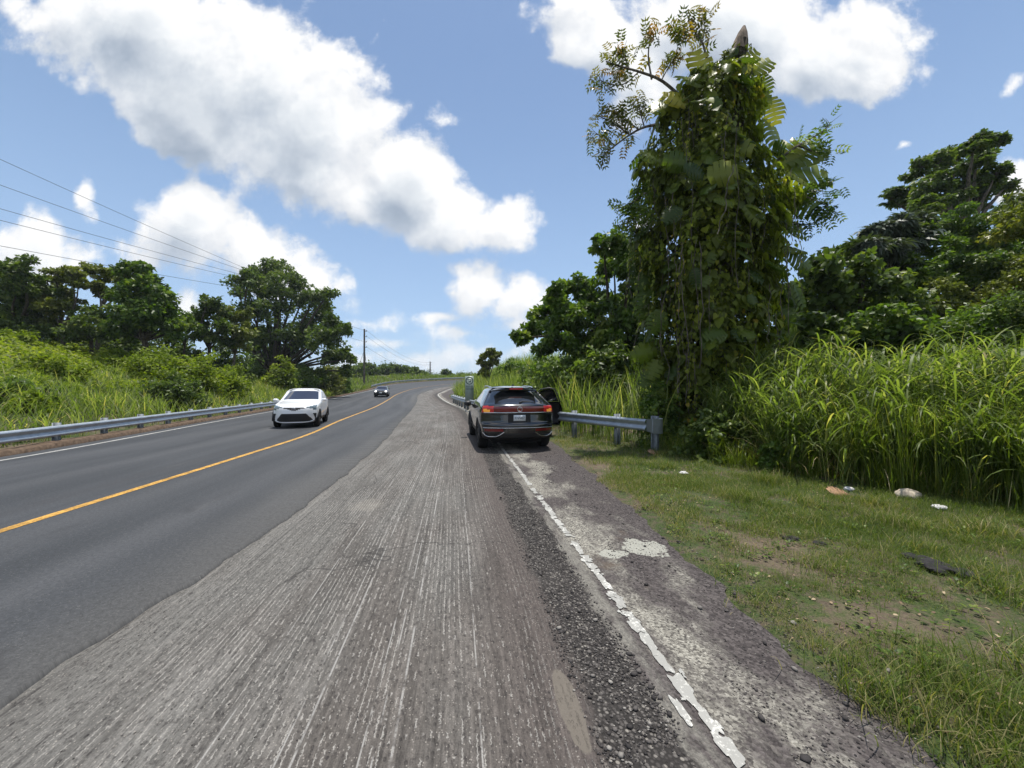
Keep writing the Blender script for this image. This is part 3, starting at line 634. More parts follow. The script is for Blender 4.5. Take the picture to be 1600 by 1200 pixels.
def shrub(name, label, cat, x, y, rx, rz, mat, leaf, n, tmpl=T_DIA, group=None, ry=None, z0=None, lump=10, up=.8, droop=.2):
    """mound of leafy lumps over a fan of stems"""
    bz = zt(x, y) if z0 is None else z0; ry = ry or rx * .8
    root = empty(name, (x, y, bz)); tag(root, label, cat, group); loc = np.array([x, y, bz])
    th = RNG.uniform(0, 2 * math.pi, lump); ph = np.arccos(RNG.uniform(.0, 1, lump)); rad = RNG.uniform(.62, 1.0, lump)
    C = loc + np.c_[np.cos(th) * np.sin(ph) * rx * rad * .8, np.sin(th) * np.sin(ph) * ry * rad * .8, np.cos(ph) * rz * rad * .88 + .05 * rz]
    C = np.vstack([C, loc + [0, 0, rz * .5]]); r = np.full(len(C), (rx + rz) * .22) * RNG.uniform(.7, 1.25, len(C))
    lv = Leaves(); k = 7; q = rdir(len(C) * k) * RNG.uniform(.5, 1, (len(C) * k, 1)); sc = np.repeat(C, k, 0) + q * np.repeat(r, k)[:, None]; sr = np.repeat(r, k) * RNG.uniform(.3, .5, len(C) * k)
    sc[:, 2] = np.maximum(sc[:, 2], bz + .05)
    clump_leaves(lv, sc, sr, max(3, int(n / len(sc))), leaf, tmpl, .7, up, droop)
    lv.build('foliage', mat, root, loc=loc)
    mb = MB()
    for c in C[::2]: limb(mb, [0, 0, -.1], c - loc, .035, .012, .1, 5, 4)
    mb.build('stem', M_barkdk, root); return root
# ------------------------------------------------------------ the vine-covered tree
YT = 11.5
def hero():
    bx = at(1095, YT, 600)[0]; bz = zt(bx, YT); loc = np.array([bx, YT, bz])
    root = empty('vine_covered_tree', loc); tag(root, 'tall dead tree smothered in dark climbing vines beside the guardrail end', 'tree')
    rows = [(76,1145,1194),(100,1118,1206),(125,1066,1216),(150,1046,1214),(180,1028,1210),(215,1022,1214),(245,1010,1242),(280,996,1258),(310,994,1256),(350,992,1250),(400,998,1248),(450,1010,1246),(500,1014,1238),(550,1020,1215),(600,1026,1175),(650,1040,1150),(690,1045,1140)]
    zr = np.array([at(0, YT, r[0])[2] for r in rows]); cx = np.array([((r[1] + r[2]) / 2 - CX) / F * YT for r in rows]); hw = np.array([(r[2] - r[1]) / 2 / F * YT for r in rows])
    o = np.argsort(zr); zr, cx, hw = zr[o], cx[o] - .26, hw[o] * .87
    env = lambda z: (np.interp(z, zr, cx), np.interp(z, zr, hw))
    # trunk: leaning column, broken at the top
    mb = MB(); zz = np.linspace(bz - .3, at(0, YT, 62)[2], 16); tx = np.interp(zz, [bz, 5, 9, 12.5], [bx + .1, bx + .55, bx + 1.0, at(1163, YT, 60)[0]])
    mb.tube(np.c_[tx - bx, np.full(16, 0.) + .05 * np.sin(zz), zz - bz], np.interp(zz, [0, 4, 9, 12.5], [.55, .36, .26, .17]), 10)
    mb.build('trunk', M_barkdk, root, smooth=True)
    mb = MB(); t0 = at(1157, YT, 78) - loc; t1 = at(1166, YT, 36) - loc
    P = np.array([t0, t0 * .6 + t1 * .4, t0 * .25 + t1 * .75, t1]); mb.tube(P, [.24, .20, .13, .045], 9); mb.tube([t0 + [.10, 0, .1], t0 * .45 + t1 * .55 + [.12, 0, 0]], [.10, .02], 6)
    mb.build('broken_top', M_snag, root, smooth=True)
    # hanging vine foliage on lumpy shell
    lv = Leaves()
    def shell(n, rlo, rhi, zlo=None, zhi=None):
        z = RNG.uniform(zr[0] if zlo is None else zlo, zr[-1] if zhi is None else zhi, n * 3)
        c, h = env(z); keep = RNG.random(n * 3) < np.clip(h / hw.max(), .25, 1); z, c, h = z[keep][:n], c[keep][:n], h[keep][:n]; n = len(z)
        a = RNG.uniform(0, 2 * math.pi, n); lump = .86 + .50 * (fbm(a * 1.9 + 9, z * .85, 5, 4) - .5) * 2
        rad = h * lump * RNG.uniform(rlo, rhi, n); out = np.c_[np.cos(a), .62 * np.sin(a), np.zeros(n)]
        return np.c_[c, np.full(n, YT), z] + out * rad[:, None], norm(out), n
    P, O, n = shell(30000, .80, 1.08)
    lumpy = fbm(P[:, 0] * 1.4 + P[:, 1], P[:, 2] * 1.6, 77, 3); P, O = P[lumpy > .41], O[lumpy > .41]; n = len(P)
    N = norm(O * .9 + np.array([0, 0, .75]) + rdir(n) * .55); D = norm(np.array([0, 0, -.9]) + O * .35 + rdir(n) * .55)
    big = RNG.random(n); sz = np.where(big > .93, RNG.uniform(.24, .36, n), RNG.uniform(.07, .17, n))
    top = np.clip((P[:, 2] - 9) / 3.5, 0, 1) * .22 + np.clip(O[:, 0], 0, 1) * .10  # sunlight on the treetop and right side, painted as yellower leaf colour
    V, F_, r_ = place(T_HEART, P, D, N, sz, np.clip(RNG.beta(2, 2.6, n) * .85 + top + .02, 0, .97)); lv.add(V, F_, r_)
    P, O, n = shell(9000, .35, .85); N = norm(O + rdir(n)); V, F_, r_ = place(T_DIA, P, rdir(n), N, RNG.uniform(.12, .25, n), RNG.random(n) * .3); lv.add(V, F_, r_)
    # strands
    ns = 330; P0, O0, ns = shell(ns, .95, 1.18, 2.0, 12.0); SP = []; SO = []
    vine = MB()
    for p, o_ in zip(P0, O0):
        L = RNG.uniform(.6, 3.0); k = int(L / .10); zz = p[2] - np.linspace(0, L, k); m_ = zz > bz + .3; c, h = env(zz)
        q = np.c_[p[0] + np.cumsum(RNG.normal(0, .02, k)), p[1] + np.cumsum(RNG.normal(0, .02, k)), zz][m_]
        if len(q) < 4: continue
        SP.append(q + RNG.normal(0, .035, q.shape)); SO.append(np.repeat(o_[None], len(q), 0))
        if RNG.random() < .30: vine.tube(q - loc, .010, 4, cap=False)
    SP = np.concatenate(SP); SO = np.concatenate(SO); n = len(SP); sel = RNG.random(n) < .9; SP, SO = SP[sel], SO[sel]; n = len(SP)
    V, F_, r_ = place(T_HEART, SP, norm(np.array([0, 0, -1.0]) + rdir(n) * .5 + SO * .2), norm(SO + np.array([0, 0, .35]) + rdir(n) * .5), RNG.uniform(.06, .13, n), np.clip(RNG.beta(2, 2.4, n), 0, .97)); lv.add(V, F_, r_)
    lv.build('vine_leaves', M_hero, root, loc=loc)
    for _ in range(15):   # thick bare hanging stems in front
        z0 = RNG.uniform(3, 8.5); c, h = env(z0); a = RNG.uniform(-2.8, -.3); p = np.array([c + math.cos(a) * h * .95, YT + math.sin(a) * h * .82, z0]); L = RNG.uniform(1.5, 4.5); k = 12
        q = np.c_[p[0] + np.cumsum(RNG.normal(0, .05, k)), p[1] + np.cumsum(RNG.normal(0, .03, k)), np.maximum(z0 - np.linspace(0, L, k), bz + .1)]; vine.tube(q - loc, RNG.uniform(.007, .014), 5, cap=False)
    vine.build('hanging_vine', M_bark, root)
    # giant split leaves, each where it is seen
    G = [(1192,98,36,35),(1196,125,34,-70),(1180,90,30,60),(1168,100,30,60),(1192,152,36,-95),(1212,165,42,-80),(1100,95,45,110),(1085,120,42,160),(1062,150,40,150),(1255,235,62,25),(1262,262,70,-5),(1248,275,60,-30),(1235,240,50,55),(1258,310,55,-40),(1225,305,55,10),
         (1250,400,60,-35),(1232,385,60,10),(1210,440,50,-60),(1240,520,52,-15),(1228,490,55,-65),(1005,425,62,-105),(1012,470,58,-95),(1010,550,50,-160),(1016,590,45,-150),(1022,575,42,-120),(1030,620,45,-110),(1130,268,62,10),(1085,262,45,-20),(1155,225,42,-20),(1130,310,38,-10),
         (1190,500,45,-150),(1120,520,50,-170),(1105,535,45,-60),(1210,200,50,-60),(1040,160,42,-160),(1052,330,45,-140),(1000,325,45,160),(1250,455,58,-60),(1180,330,50,-45),(1090,430,36,-80),(1165,395,36,-30),(1242,350,60,-25),(1060,250,36,170),(1025,240,40,150),(1140,180,34,-60),(1030,500,50,-110)]
    lv = Leaves(); st = MB()
    for i, (px, py, L, ang) in enumerate(G):
        c, h = env(at(0, YT, py)[2]); dx = (px - CX) / F * YT - c; fr = min(1, abs(dx) / max(h, .3)); fy = -math.sqrt(max(0, 1 - fr * fr)) * h * .64 - .15
        Yl = YT + fy; p = at(px, Yl, py); a = R(ang); Lm = L / F * Yl * (1.05 if py < 330 and abs(dx) > h * .5 else .78)
        d = np.array([math.cos(a), -.25 + RNG.normal(0, .12), math.sin(a)]); p0 = p - d * Lm * .45
        nrm_ = norm(np.array([0.2 * np.sign(dx), -1.0, .55]) + RNG.normal(0, .35, 3)); lit_warmth = (.35 + .35 * (py < 300) if dx > 0 or abs(dx) > h * .6 else .12) + RNG.uniform(-.2, .3)  # sun on upper and outer leaves put into their colour, inner ones darker
        V, F_, r_ = place(T_BIG if i % 2 else T_BIG2, p0[None], d[None], nrm_[None], Lm, np.array([min(1, max(0, lit_warmth))])); lv.add(V, F_, r_)
        st.tube([p0 - loc, p0 - d * .25 - loc + [0, .15, .05], p0 - d * .3 - loc + [0, .5, -.1]], [.012, .014, .016], 4, cap=False)
    n = 170; P, O, n = shell(n, .98, 1.1); ang = rdir(n); V, F_, r_ = place(T_BIG2, P, norm(np.array([0, 0, -.6]) + O * .6 + ang * .5), norm(O + [0, 0, .7] + rdir(n) * .4), RNG.uniform(.30, .55, n), RNG.uniform(0, .6, n)); lv.add(V, F_, r_)
    lv.build('giant_vine_leaves', M_herobig, root, loc=loc); pass
    # open branches with compound leaves
    BR = [([(1068,150),(1035,122),(1000,108),(972,100),(948,92)], .05), ([(1020,120),(1015,85),(1018,55),(1022,42)], .03), ([(1000,108),(975,128),(945,125),(935,112)], .02), ([(1035,122),(1050,95),(1062,78)], .02), ([(985,105),(975,80),(968,72)], .02),
          ([(1025,192),(1005,197),(985,208),(962,225),(945,240),(940,262)], .04), ([(985,208),(960,190),(935,178)], .025), ([(962,225),(945,212),(925,205)], .02), ([(1008,195),(1000,165),(996,150)], .022), ([(1000,200),(975,182),(960,172)], .02),
          ([(1108,92),(1100,62),(1085,40),(1074,12)], .035), ([(1100,62),(1104,40),(1102,22)], .02), ([(1085,40),(1070,45),(1066,40)], .014),
          ([(1215,250),(1250,225),(1285,205),(1300,190)], .04), ([(1250,225),(1275,235),(1302,240)], .025), ([(1230,320),(1270,300),(1300,285)], .035), ([(1260,305),(1290,318),(1305,330)], .02), ([(1235,345),(1262,350),(1280,345)], .02),
          ([(1010,300),(985,318),(962,325)], .03), ([(1010,330),(985,345),(972,350)], .02)]
    lo = Leaves(); lg = Leaves()
    for bi, (pts, r0) in enumerate(BR):
        Yb = YT - .35 + RNG.uniform(-.5, .5) * (bi not in (0, 1, 2, 3)); W = np.array([at(px, Yb + .06 * k * RNG.uniform(-1, 1), py) for k, (px, py) in enumerate(pts)]); C = catmull(W, 14); bm = MB(); bm.tube(C - loc, np.linspace(r0, r0 * .3, 14), 5)
        target = lo if bi < 13 else lg
        nleaf = 22 if bi < 13 else 26; ii = RNG.integers(5 if bi < 13 else 1, 14, nleaf); P = C[ii]; n = len(P)
        for k3 in ii[::3]: 
            p = C[k3]; e = p + rdir(1)[0] * [.35, .35, .25]; bm.tube([p - loc, e - loc], [.007, .004], 4, cap=False)
        bm.build('branch', M_bark, root, smooth=True)
        P = P + rdir(n) * RNG.uniform(0, .34, (n, 1)); D = norm(rdir(n) + np.array([0, 0, -.15])); V, F_, r_ = place(T_COMP, P, D, norm(rdir(n) * .6 + [0, -.1, 1]), RNG.uniform(.24, .40, n)); target.add(V, F_, r_)
    lo.build('compound_leaves', M_ochre, root, loc=loc); lg.build('side_leaves', M_leafmid, root, loc=loc)
hero()

# ------------------------------------------------------------ trees, right of the road
tree('leafy_tree', 'broad green tree behind the parked car and left of the vine tree', 'tree', 21,
     [(985,400,38),(960,420,30),(1000,440,42),(945,385,22),(900,455,26),(930,470,38),(868,460,16),(985,480,48),(895,490,34),(855,500,26),(832,515,18),(812,528,12),(925,515,45),(870,530,30),(980,530,48),(1020,560,40),(1010,390,34),(960,560,40),(920,560,34)], 985, M_leafmid, .26, 21000, .25, M_barkdk, T_OVAL, sub=10, squash=.7, twigs=True)
tree('leafy_tree', 'dark tree on the right between the vine tree and the leafy slope', 'tree', 15,
     [(1290,425,32),(1320,400,24),(1300,470,42),(1340,460,38),(1270,480,32),(1330,520,45),(1280,530,40),(1355,415,20),(1240,470,28),(1235,530,40),(1385,520,38),(1180,560,40),(1340,500,46),(1400,475,40),(1430,520,50),(1270,560,46),(1365,450,30)], 1310, M_leafdark, .24, 13000, .25, M_barkdk, T_OVAL, sub=12)
tree('umbrella_tree', 'wide flat topped tree standing highest above the right hand slope', 'tree', 24,
     [(1395,310,17),(1425,305,20),(1455,290,22),(1440,262,17),(1470,255,22),(1500,240,22),(1525,225,18),(1550,217,17),(1570,218,9),(1530,255,22),(1560,270,17),(1545,290,20),(1510,285,24),(1480,305,24),(1575,292,12),(1520,318,22),(1450,325,20)], 1490, M_leafdark, .26, 15000, .3, M_bark, T_DIA, sub=11, squash=.45, up=1.0, twigs=True, subr=.42, depth=.9)
tree('grey_leaved_tree', 'small tree with drooping grey green hand shaped leaves on the right', 'tree', 16,
     [(1372,365,18),(1400,352,22),(1425,375,24),(1385,395,22),(1360,385,14),(1440,350,16),(1410,410,20)], 1410, M_leafgrey, .42, 700, .12, M_bark, T_PALM, sub=10, up=1.6, subr=.5)
tree('bushy_tree', 'yellow green vine smothered tree below the flat topped tree', 'tree', 17.5,
     [(1450,380,36),(1490,360,36),(1530,385,42),(1480,420,48),(1430,430,38),(1560,370,34),(1600,390,42),(1560,430,48),(1520,450,50)], 1500, M_leafmid, .18, 19000, .2, M_barkdk, T_DIA, sub=12, squash=.6, up=.8)
tree('bushy_tree', 'olive leafy tree reaching out of the photo at the right edge', 'tree', 14,
     [(1600,345,30),(1640,340,60),(1620,420,60),(1570,470,50),(1600,500,60),(1520,490,48),(1460,480,45),(1660,460,70)], 1610, M_leafol, .16, 16000, .2, M_barkdk, T_DIA, sub=12, squash=.6)
tree('feathery_tree', 'hazy dark treetop rising at the right edge beyond the slope', 'tree', 30,
     [(1570,335,22),(1590,320,20),(1605,345,30),(1625,320,30)], 1600, M_leafdark, .25, 6000, .2, M_bark, T_DIA, sub=12)
tree('ragged_tree', 'small ragged tree on the grassy bank left of the parked car', 'tree', 46,
     [(765,549,7),(757,556,6),(776,555,7),(750,566,5),(770,564,8),(760,572,8),(756,584,8)], 766, M_leafol, .30, 4200, .12, M_bark, T_OVAL, sub=9, squash=.6, twigs=True)
def px_shrub(px, Y, wpx, toppy, *a, **k):
    x = (px - CX) / F * Y; z0 = zt(x, Y); top = CH + (HY - toppy) / F * Y
    return shrub(*a[:3], x, Y, wpx / F * Y, max(.6, top - z0), *a[3:], **k)
px_shrub(895, 18, 62, 545, 'broadleaf_bush', 'pale broad leaved bush right behind the open car door', 'bush', M_pale_leaf, .20, 7000, T_OVAL, lump=16)
px_shrub(806, 38, 26, 566, 'broadleaf_bush', 'bush on the grassy bank just above the parked car roof', 'bush', M_leafmid, .24, 3500, T_OVAL, lump=10)
px_shrub(848, 25, 40, 552, 'broadleaf_bush', 'bush between the grassy bank and the pale bush behind the open door', 'bush', M_leafmid, .22, 5000, T_OVAL, lump=12)
px_shrub(955, 17, 45, 535, 'broadleaf_bush', 'dark leafy bush between the open car door and the vine tree', 'bush', M_leafdark, .22, 5000, T_OVAL, lump=12)
px_shrub(1400, 11.5, 62, 470, 'vine_bush', 'pale leaved bush rising out of the tall grass right of the vine tree', 'bush', M_leafmid, .13, 9000, T_HEART, lump=14)
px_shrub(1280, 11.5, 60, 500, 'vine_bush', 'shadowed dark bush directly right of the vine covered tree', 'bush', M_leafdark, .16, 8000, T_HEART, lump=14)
px_shrub(1530, 10.5, 75, 460, 'vine_bush', 'mid green bush behind the tall grass near the right edge', 'bush', M_leafmid, .13, 11000, T_DIA, lump=16)
px_shrub(1640, 9.5, 70, 440, 'vine_bush', 'dark bush cut off by the right edge of the photo', 'bush', M_leafdark, .12, 8000, T_DIA, lump=14)
px_shrub(1215, 7.35, 26, 690, 'low_weed', 'low leafy weed at the foot of the tall grass beside the shade', 'bush', M_leafmid, .07, 1600, T_HEART, lump=8)
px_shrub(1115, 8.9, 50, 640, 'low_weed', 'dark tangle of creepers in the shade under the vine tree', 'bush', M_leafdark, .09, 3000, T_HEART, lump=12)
px_shrub(1030, 10.9, 32, 600, 'low_weed', 'sunlit leafy creeper just right of the guardrail end', 'bush', M_leafmid, .09, 2500, T_HEART, lump=10)

# ------------------------------------------------------------ trees, left of the road
YI = 52
tree('roadside_tree', 'large dark tree standing alone above the left guardrail end', 'tree', YI,
     [(405,430,22),(425,415,18),(440,425,20),(385,440,20),(372,455,12),(410,460,28),(445,450,26),(465,440,16),(395,490,24),(430,490,30),(470,470,22),(490,465,20),(512,458,12),(500,490,22),(480,510,24),(520,505,18),(505,530,22),(535,515,12),(530,550,18),(548,560,10),(515,560,16),(460,545,26),(475,520,20),(450,520,18),(405,520,22),(410,555,24),(402,585,24),(440,580,22),(540,580,12),(412,530,20),(408,570,22),(425,595,22),(400,600,20),(430,555,18),(470,585,20),(500,590,16)], 408, M_leafdark, .40, 30000, .5, M_barkdk, T_DIA, sub=12, subr=.42, depth=.75, fork=.3)
tree('hill_tree', 'dense dark tree at the left edge of the hilltop', 'tree', 30, [(5,430,26),(35,420,24),(25,455,32),(60,450,24),(5,480,34),(50,490,30),(-25,450,30),(10,512,28),(45,515,24)], 20, M_leafdark, .26, 13000, .25, M_barkdk, sub=12)
tree('hill_tree', 'airy spreading tree second from the left on the hilltop', 'tree', 32, [(85,430,16),(110,428,14),(95,455,20),(120,440,12),(80,480,22),(110,475,14),(95,508,20),(78,515,18)], 98, M_leafol, .28, 7000, .18, M_bark, sub=9, squash=.55, twigs=True)
tree('hill_tree', 'thin flat crowned tree on the hilltop with bare branching trunk', 'tree', 33, [(140,420,14),(160,430,16),(185,430,14),(150,450,10),(170,460,12),(195,440,10)], 150, M_leafol, .30, 3600, .16, M_bark, sub=8, squash=.35, twigs=True)
tree('hill_tree', 'low round dark tree under the flat crowned one on the hilltop', 'tree', 31, [(140,490,18),(155,500,16),(125,505,16),(140,515,22),(165,515,18),(115,518,16)], 142, M_leafdark, .28, 3000, .15, M_barkdk, sub=10)
tree('hill_tree', 'tall full tree with brighter top in the middle of the hilltop row', 'tree', 30, [(205,425,18),(225,430,20),(195,455,24),(235,455,26),(250,475,24),(215,485,32),(262,492,20),(190,490,22),(245,505,26),(210,515,26),(270,515,22),(185,515,18)], 225, M_leafmid, .30, 12000, .25, M_barkdk, sub=12)
tree('hill_tree', 'rounded tree in the gap between the hilltop row and the lone tree', 'tree', 36, [(325,470,15),(318,488,18),(335,495,20),(310,505,14),(350,510,14),(322,522,20),(345,528,18)], 326, M_leafdark, .30, 4200, .18, M_barkdk, sub=10)
tree('hill_tree', 'airy pale tree touching the left side of the lone dark tree', 'tree', 38, [(355,490,14),(370,500,18),(385,490,12),(352,515,16),(380,520,18),(365,535,18)], 366, M_leafol, .34, 2600, .16, M_bark, sub=9, squash=.55, twigs=True)
tree('hill_tree', 'small scrubby tree left of the rounded one on the ridge', 'tree', 34, [(288,495,10),(295,505,12),(280,512,12),(300,518,14),(282,525,14)], 288, M_leafmid, .25, 1500, .1, M_barkdk, sub=8)
LS = [(70,20,55,535,'lime','broad pale green mound of vines low at the left edge'),(20,15.5,60,572,'mid','dark leafy shrub nearest the left edge of the photo'),(150,17,50,548,'mid','dark shadowed shrub among the pale vines above the guardrail'),
      (110,24,60,522,'lime','sunlit mound of vines below the thin flat crowned tree'),(215,20,50,540,'olive','deep green shrub in the middle of the left slope'),(255,27,52,505,'lime','domed shrub below the tall full tree on the ridge'),
      (180,28,52,520,'lime','yellow green mound below the middle of the hilltop row'),(310,29,48,530,'lime','rounded shrub above the guardrail left of the lone tree'),(350,31,38,540,'lime','grassy shrub at the left foot of the lone tree'),
      (275,22,45,560,'dark','dark low shrub in the dip of the left slope'),(20,26,60,515,'lime','pale mound of vines under the tree at the left edge'),(60,14.5,35,590,'lime','low shrub behind the nearest guardrail posts'),
      (395,48,26,568,'dark','shadowed shrub round the trunk of the lone tree'),(470,50,30,570,'mid','tall reedy shrub right of the lone tree trunk'),(508,58,28,570,'olive','reddish stemmed bush above the guardrail end'),(532,63,16,577,'mid','bush right of the reddish stemmed one'),(440,46,16,562,'lime','pale bush in front of the lone tree')]
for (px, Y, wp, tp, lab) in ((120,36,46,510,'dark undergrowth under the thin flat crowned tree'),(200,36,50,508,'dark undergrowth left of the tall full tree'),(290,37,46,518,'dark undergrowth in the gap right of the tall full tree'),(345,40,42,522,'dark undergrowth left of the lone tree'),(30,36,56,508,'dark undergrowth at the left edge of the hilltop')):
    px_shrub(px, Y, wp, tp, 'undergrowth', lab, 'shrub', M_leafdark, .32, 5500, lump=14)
MM = {'lime': M_leaflime, 'mid': M_leafmid, 'dark': M_leafdark, 'olive': M_leafol}
for (px, Y, wp, tp, mk, lab) in LS:
    tp += 32 if px < 360 else 4
    if px in (150, 215, 110): continue
    px_shrub(px, Y, wp, tp, 'slope_shrub', lab, 'shrub', MM[mk], .10 + Y * .0042, 8500, lump=20)

# ------------------------------------------------------------ far side of the bend
far_specs = [(575,112,14,568,'tree clump at the foot of the nearer pole'),(600,118,14,572,'low dark tree beyond the black car'),(618,120,13,570,'second dark tree beyond the black car'),(632,122,12,573,'rounded dark tree in the far row left of its middle'),(648,126,12,575,'dark tree in the middle of the far row'),(662,130,10,580,'small tree at the foot of the farther pole'),(697,140,8,577,'lone round tree on the skyline beyond the bend'),(558,100,14,572,'dark tree right of the bushes beyond the lone tree'),(708,150,8,584,'low tree just right of the lone round skyline tree'),(722,150,9,583,'low dark tree left of the sign on the skyline')]
for (px, Y, wp, tp, lab) in far_specs:
    x = (px - CX) / F * Y; g0 = zt(x, Y)
    tree('distant_tree', lab, 'tree', Y, [(px - wp * .4, tp + 5, wp * .55), (px + wp * .4, tp + 6, wp * .55), (px, tp + 4, wp * .5), (px, tp + 10, wp * .7), (px + wp * .7, tp + 12, wp * .5), (px - wp * .7, tp + 12, wp * .5), (px, tp + 16, wp * .8)], px, M_leafdark, .75, 1500, .2, M_barkdk, sub=8)
# far wooded hills: two ridges
def hill(cx, cy, rx, ry, h, seed):
    n = 70; u = np.linspace(-1, 1, n); X, Yg = np.meshgrid(u, u); rr = np.hypot(X, Yg)
    Z = h * np.clip(1 - rr ** 1.6, 0, 1) * (.8 + .4 * (fbm(X * 2 + seed, Yg * 2, seed) - .2)) + 5.5 * (fbm(X * 16, Yg * 16, seed + 3, 3)) * np.clip(1.02 - rr, 0, 1)
    return np.c_[(cx + X * rx).ravel(), (cy + Yg * ry).ravel(), (Z + 2).ravel()], n
mb = MB(); Lf = Leaves()
for (px, Y, wpx, toppy, sd_) in ((605,520,75,571,1),(665,620,70,581,4),(728,560,45,584,7),(690,800,90,587,9),(520,600,80,575,12)):
    c = at(px, Y, toppy); V, n = hill(c[0], Y, wpx / F * Y, 90, c[2] - 5, sd_); ii = np.arange(n * n).reshape(n, n)
    mb.add(V, np.stack([ii[:-1, :-1], ii[:-1, 1:], ii[1:, 1:], ii[1:, :-1]], -1).reshape(-1, 4))
    k = RNG.integers(0, len(V), 1500); P = V[k] + RNG.normal(0, 2.5, (1500, 3)); clump_leaves(Lf, P, np.full(1500, 4.0), 8, 2.6, T_DIA, .6)
m, t = new_mat('hill_soil'); finish(t, pbsdf(t, t.ramp(t.noise(t.add('ShaderNodeTexCoord').outputs['Object'], .05, 5), [(.3, (.02, .04, .015)), (.7, (.05, .075, .03))]), .95))
tag(mb.build('hills', m, smooth=True), kind='structure'); tag(Lf.build('far_forest', M_leafdark), 'dark green forest covering the far hills', 'forest', kind='stuff')

# ------------------------------------------------------------ grasses
def scatter(n, x0, x1, y0, y1): return RNG.uniform(x0, x1, n), RNG.uniform(y0, y1, n)
# lawn on the verge
def lawn():
    lv = Leaves(); tot = 0
    for (n, y0, y1, hs, ws) in ((150000, 1.2, 4.2, .85, 1.0), (110000, 4.2, 7.2, 1.1, 1.5), (60000, 7.2, 13, 1.3, 2.3)):
        x, y = scatter(n, .4, 9.5, y0, y1); P2 = np.c_[x, y]; de = sdist(P2, E_); dv = sdist(P2, V_)
        ed = fbm(x * 2.2, y * 2.2, 41, 4); dn = fbm(x * .9 + 3, y * .9, 42, 4) * .55 + fbm(x * 3.1, y * 3.1, 43, 3) * .45
        px_ = CX + x / y * F
        path = np.exp(-((y - (7.6 - (x - 2.0) * .18)) / .55) ** 2) * (x < 6) * .13        # trodden bare strip
        bare = np.exp(-(((x - 2.9) / .65) ** 2 + ((y - 2.75) / .28) ** 2)) * .25 + np.exp(-(((x - 3.9) / .5) ** 2 + ((y - 2.65) / .25) ** 2)) * .2 + np.exp(-(((x - 3.2) / .45) ** 2 + ((y - 4.0) / .2) ** 2)) * .2 + np.exp(-(((x - 2.2) / .3) ** 2 + ((y - 4.4) / .2) ** 2)) * .15
        dens_ = np.clip((dn - .39 - path * .8 - bare) * 6 + .14, .05, 1) * np.clip((de - .04 - (ed - .5) * .5) / .18, 0, 1)
        k = (RNG.random(n) < dens_) & (dv < .8) & (x / y < 1.5); x, y, dn, de = x[k], y[k], dn[k], de[k]; n = len(x)
        z = terrain(x, y) - .005; h = RNG.uniform(.018, .055, n) * hs * (.7 + dn * 1.0); r = np.clip(RNG.beta(2, 2, n) * .75 + .25 * np.clip(.62 - dn, 0, .5) * 4 * .4 + .30 * np.exp(-de / .5), 0, 1)
        V, F_, r_ = blades(np.c_[x, y, z], h * 1.6, RNG.uniform(.0022, .0042, n) * ws, RNG.uniform(0, 6.28, n), RNG.uniform(.1, .7, n), RNG.uniform(.6, 1.7, n), 2, r); lv.add(V, F_, r_); tot += n
    # tufts
    tf = [(1.95, 2.05, .20, 260), (2.35, 2.1, .22, 260), (2.5, 1.75, .2, 300), (3.0, 2.05, .24, 300), (3.4, 2.2, .22, 240), (2.05, 1.75, .16, 200), (1.75, 2.75, .10, 120), (2.8, 3.5, .12, 200), (4.05, 3.9, .16, 160), (3.3, 5.6, .17, 260), (3.5, 6.0, .14, 200), (4.4, 6.6, .22, 340), (4.1, 5.4, .14, 200), (5.0, 5.3, .16, 220), (3.1, 7.8, .15, 200), (2.2, 8.2, .12, 150), (3.9, 3.1, .2, 160), (4.6, 4.6, .18, 200), (5.3, 4.3, .2, 240), (2.7, 6.4, .1, 150), (3.6, 4.7, .12, 180)]
    for i in range(150):
        a = RNG.uniform(1.6, 7.0), RNG.uniform(1.6, 9.5); tf.append((a[0], a[1], RNG.uniform(.05, .13), int(RNG.uniform(30, 110))))
    for (tx, ty, hh, n) in tf:
        if sdist(np.array([[tx, ty]]), E_)[0] < .12: continue
        P = np.c_[tx + RNG.normal(0, .075 + hh * .25, n), ty + RNG.normal(0, .075 + hh * .25, n)]; z = terrain(P[:, 0], P[:, 1]) - .005
        V, F_, r_ = blades(np.c_[P, z], RNG.uniform(.5, 1.25, n) * hh * 1.2, RNG.uniform(.003, .006, n) * (1 + ty * .06), RNG.uniform(0, 6.28, n), RNG.uniform(.0, .6, n), RNG.uniform(.6, 1.9, n), 4, np.clip(RNG.beta(2, 3, n) + .12, 0, .8)); lv.add(V, F_, r_)
    tag(lv.build('verge_grass', M_lawn), 'short patchy grass on the right hand verge', 'grass', kind='stuff')
lawn()
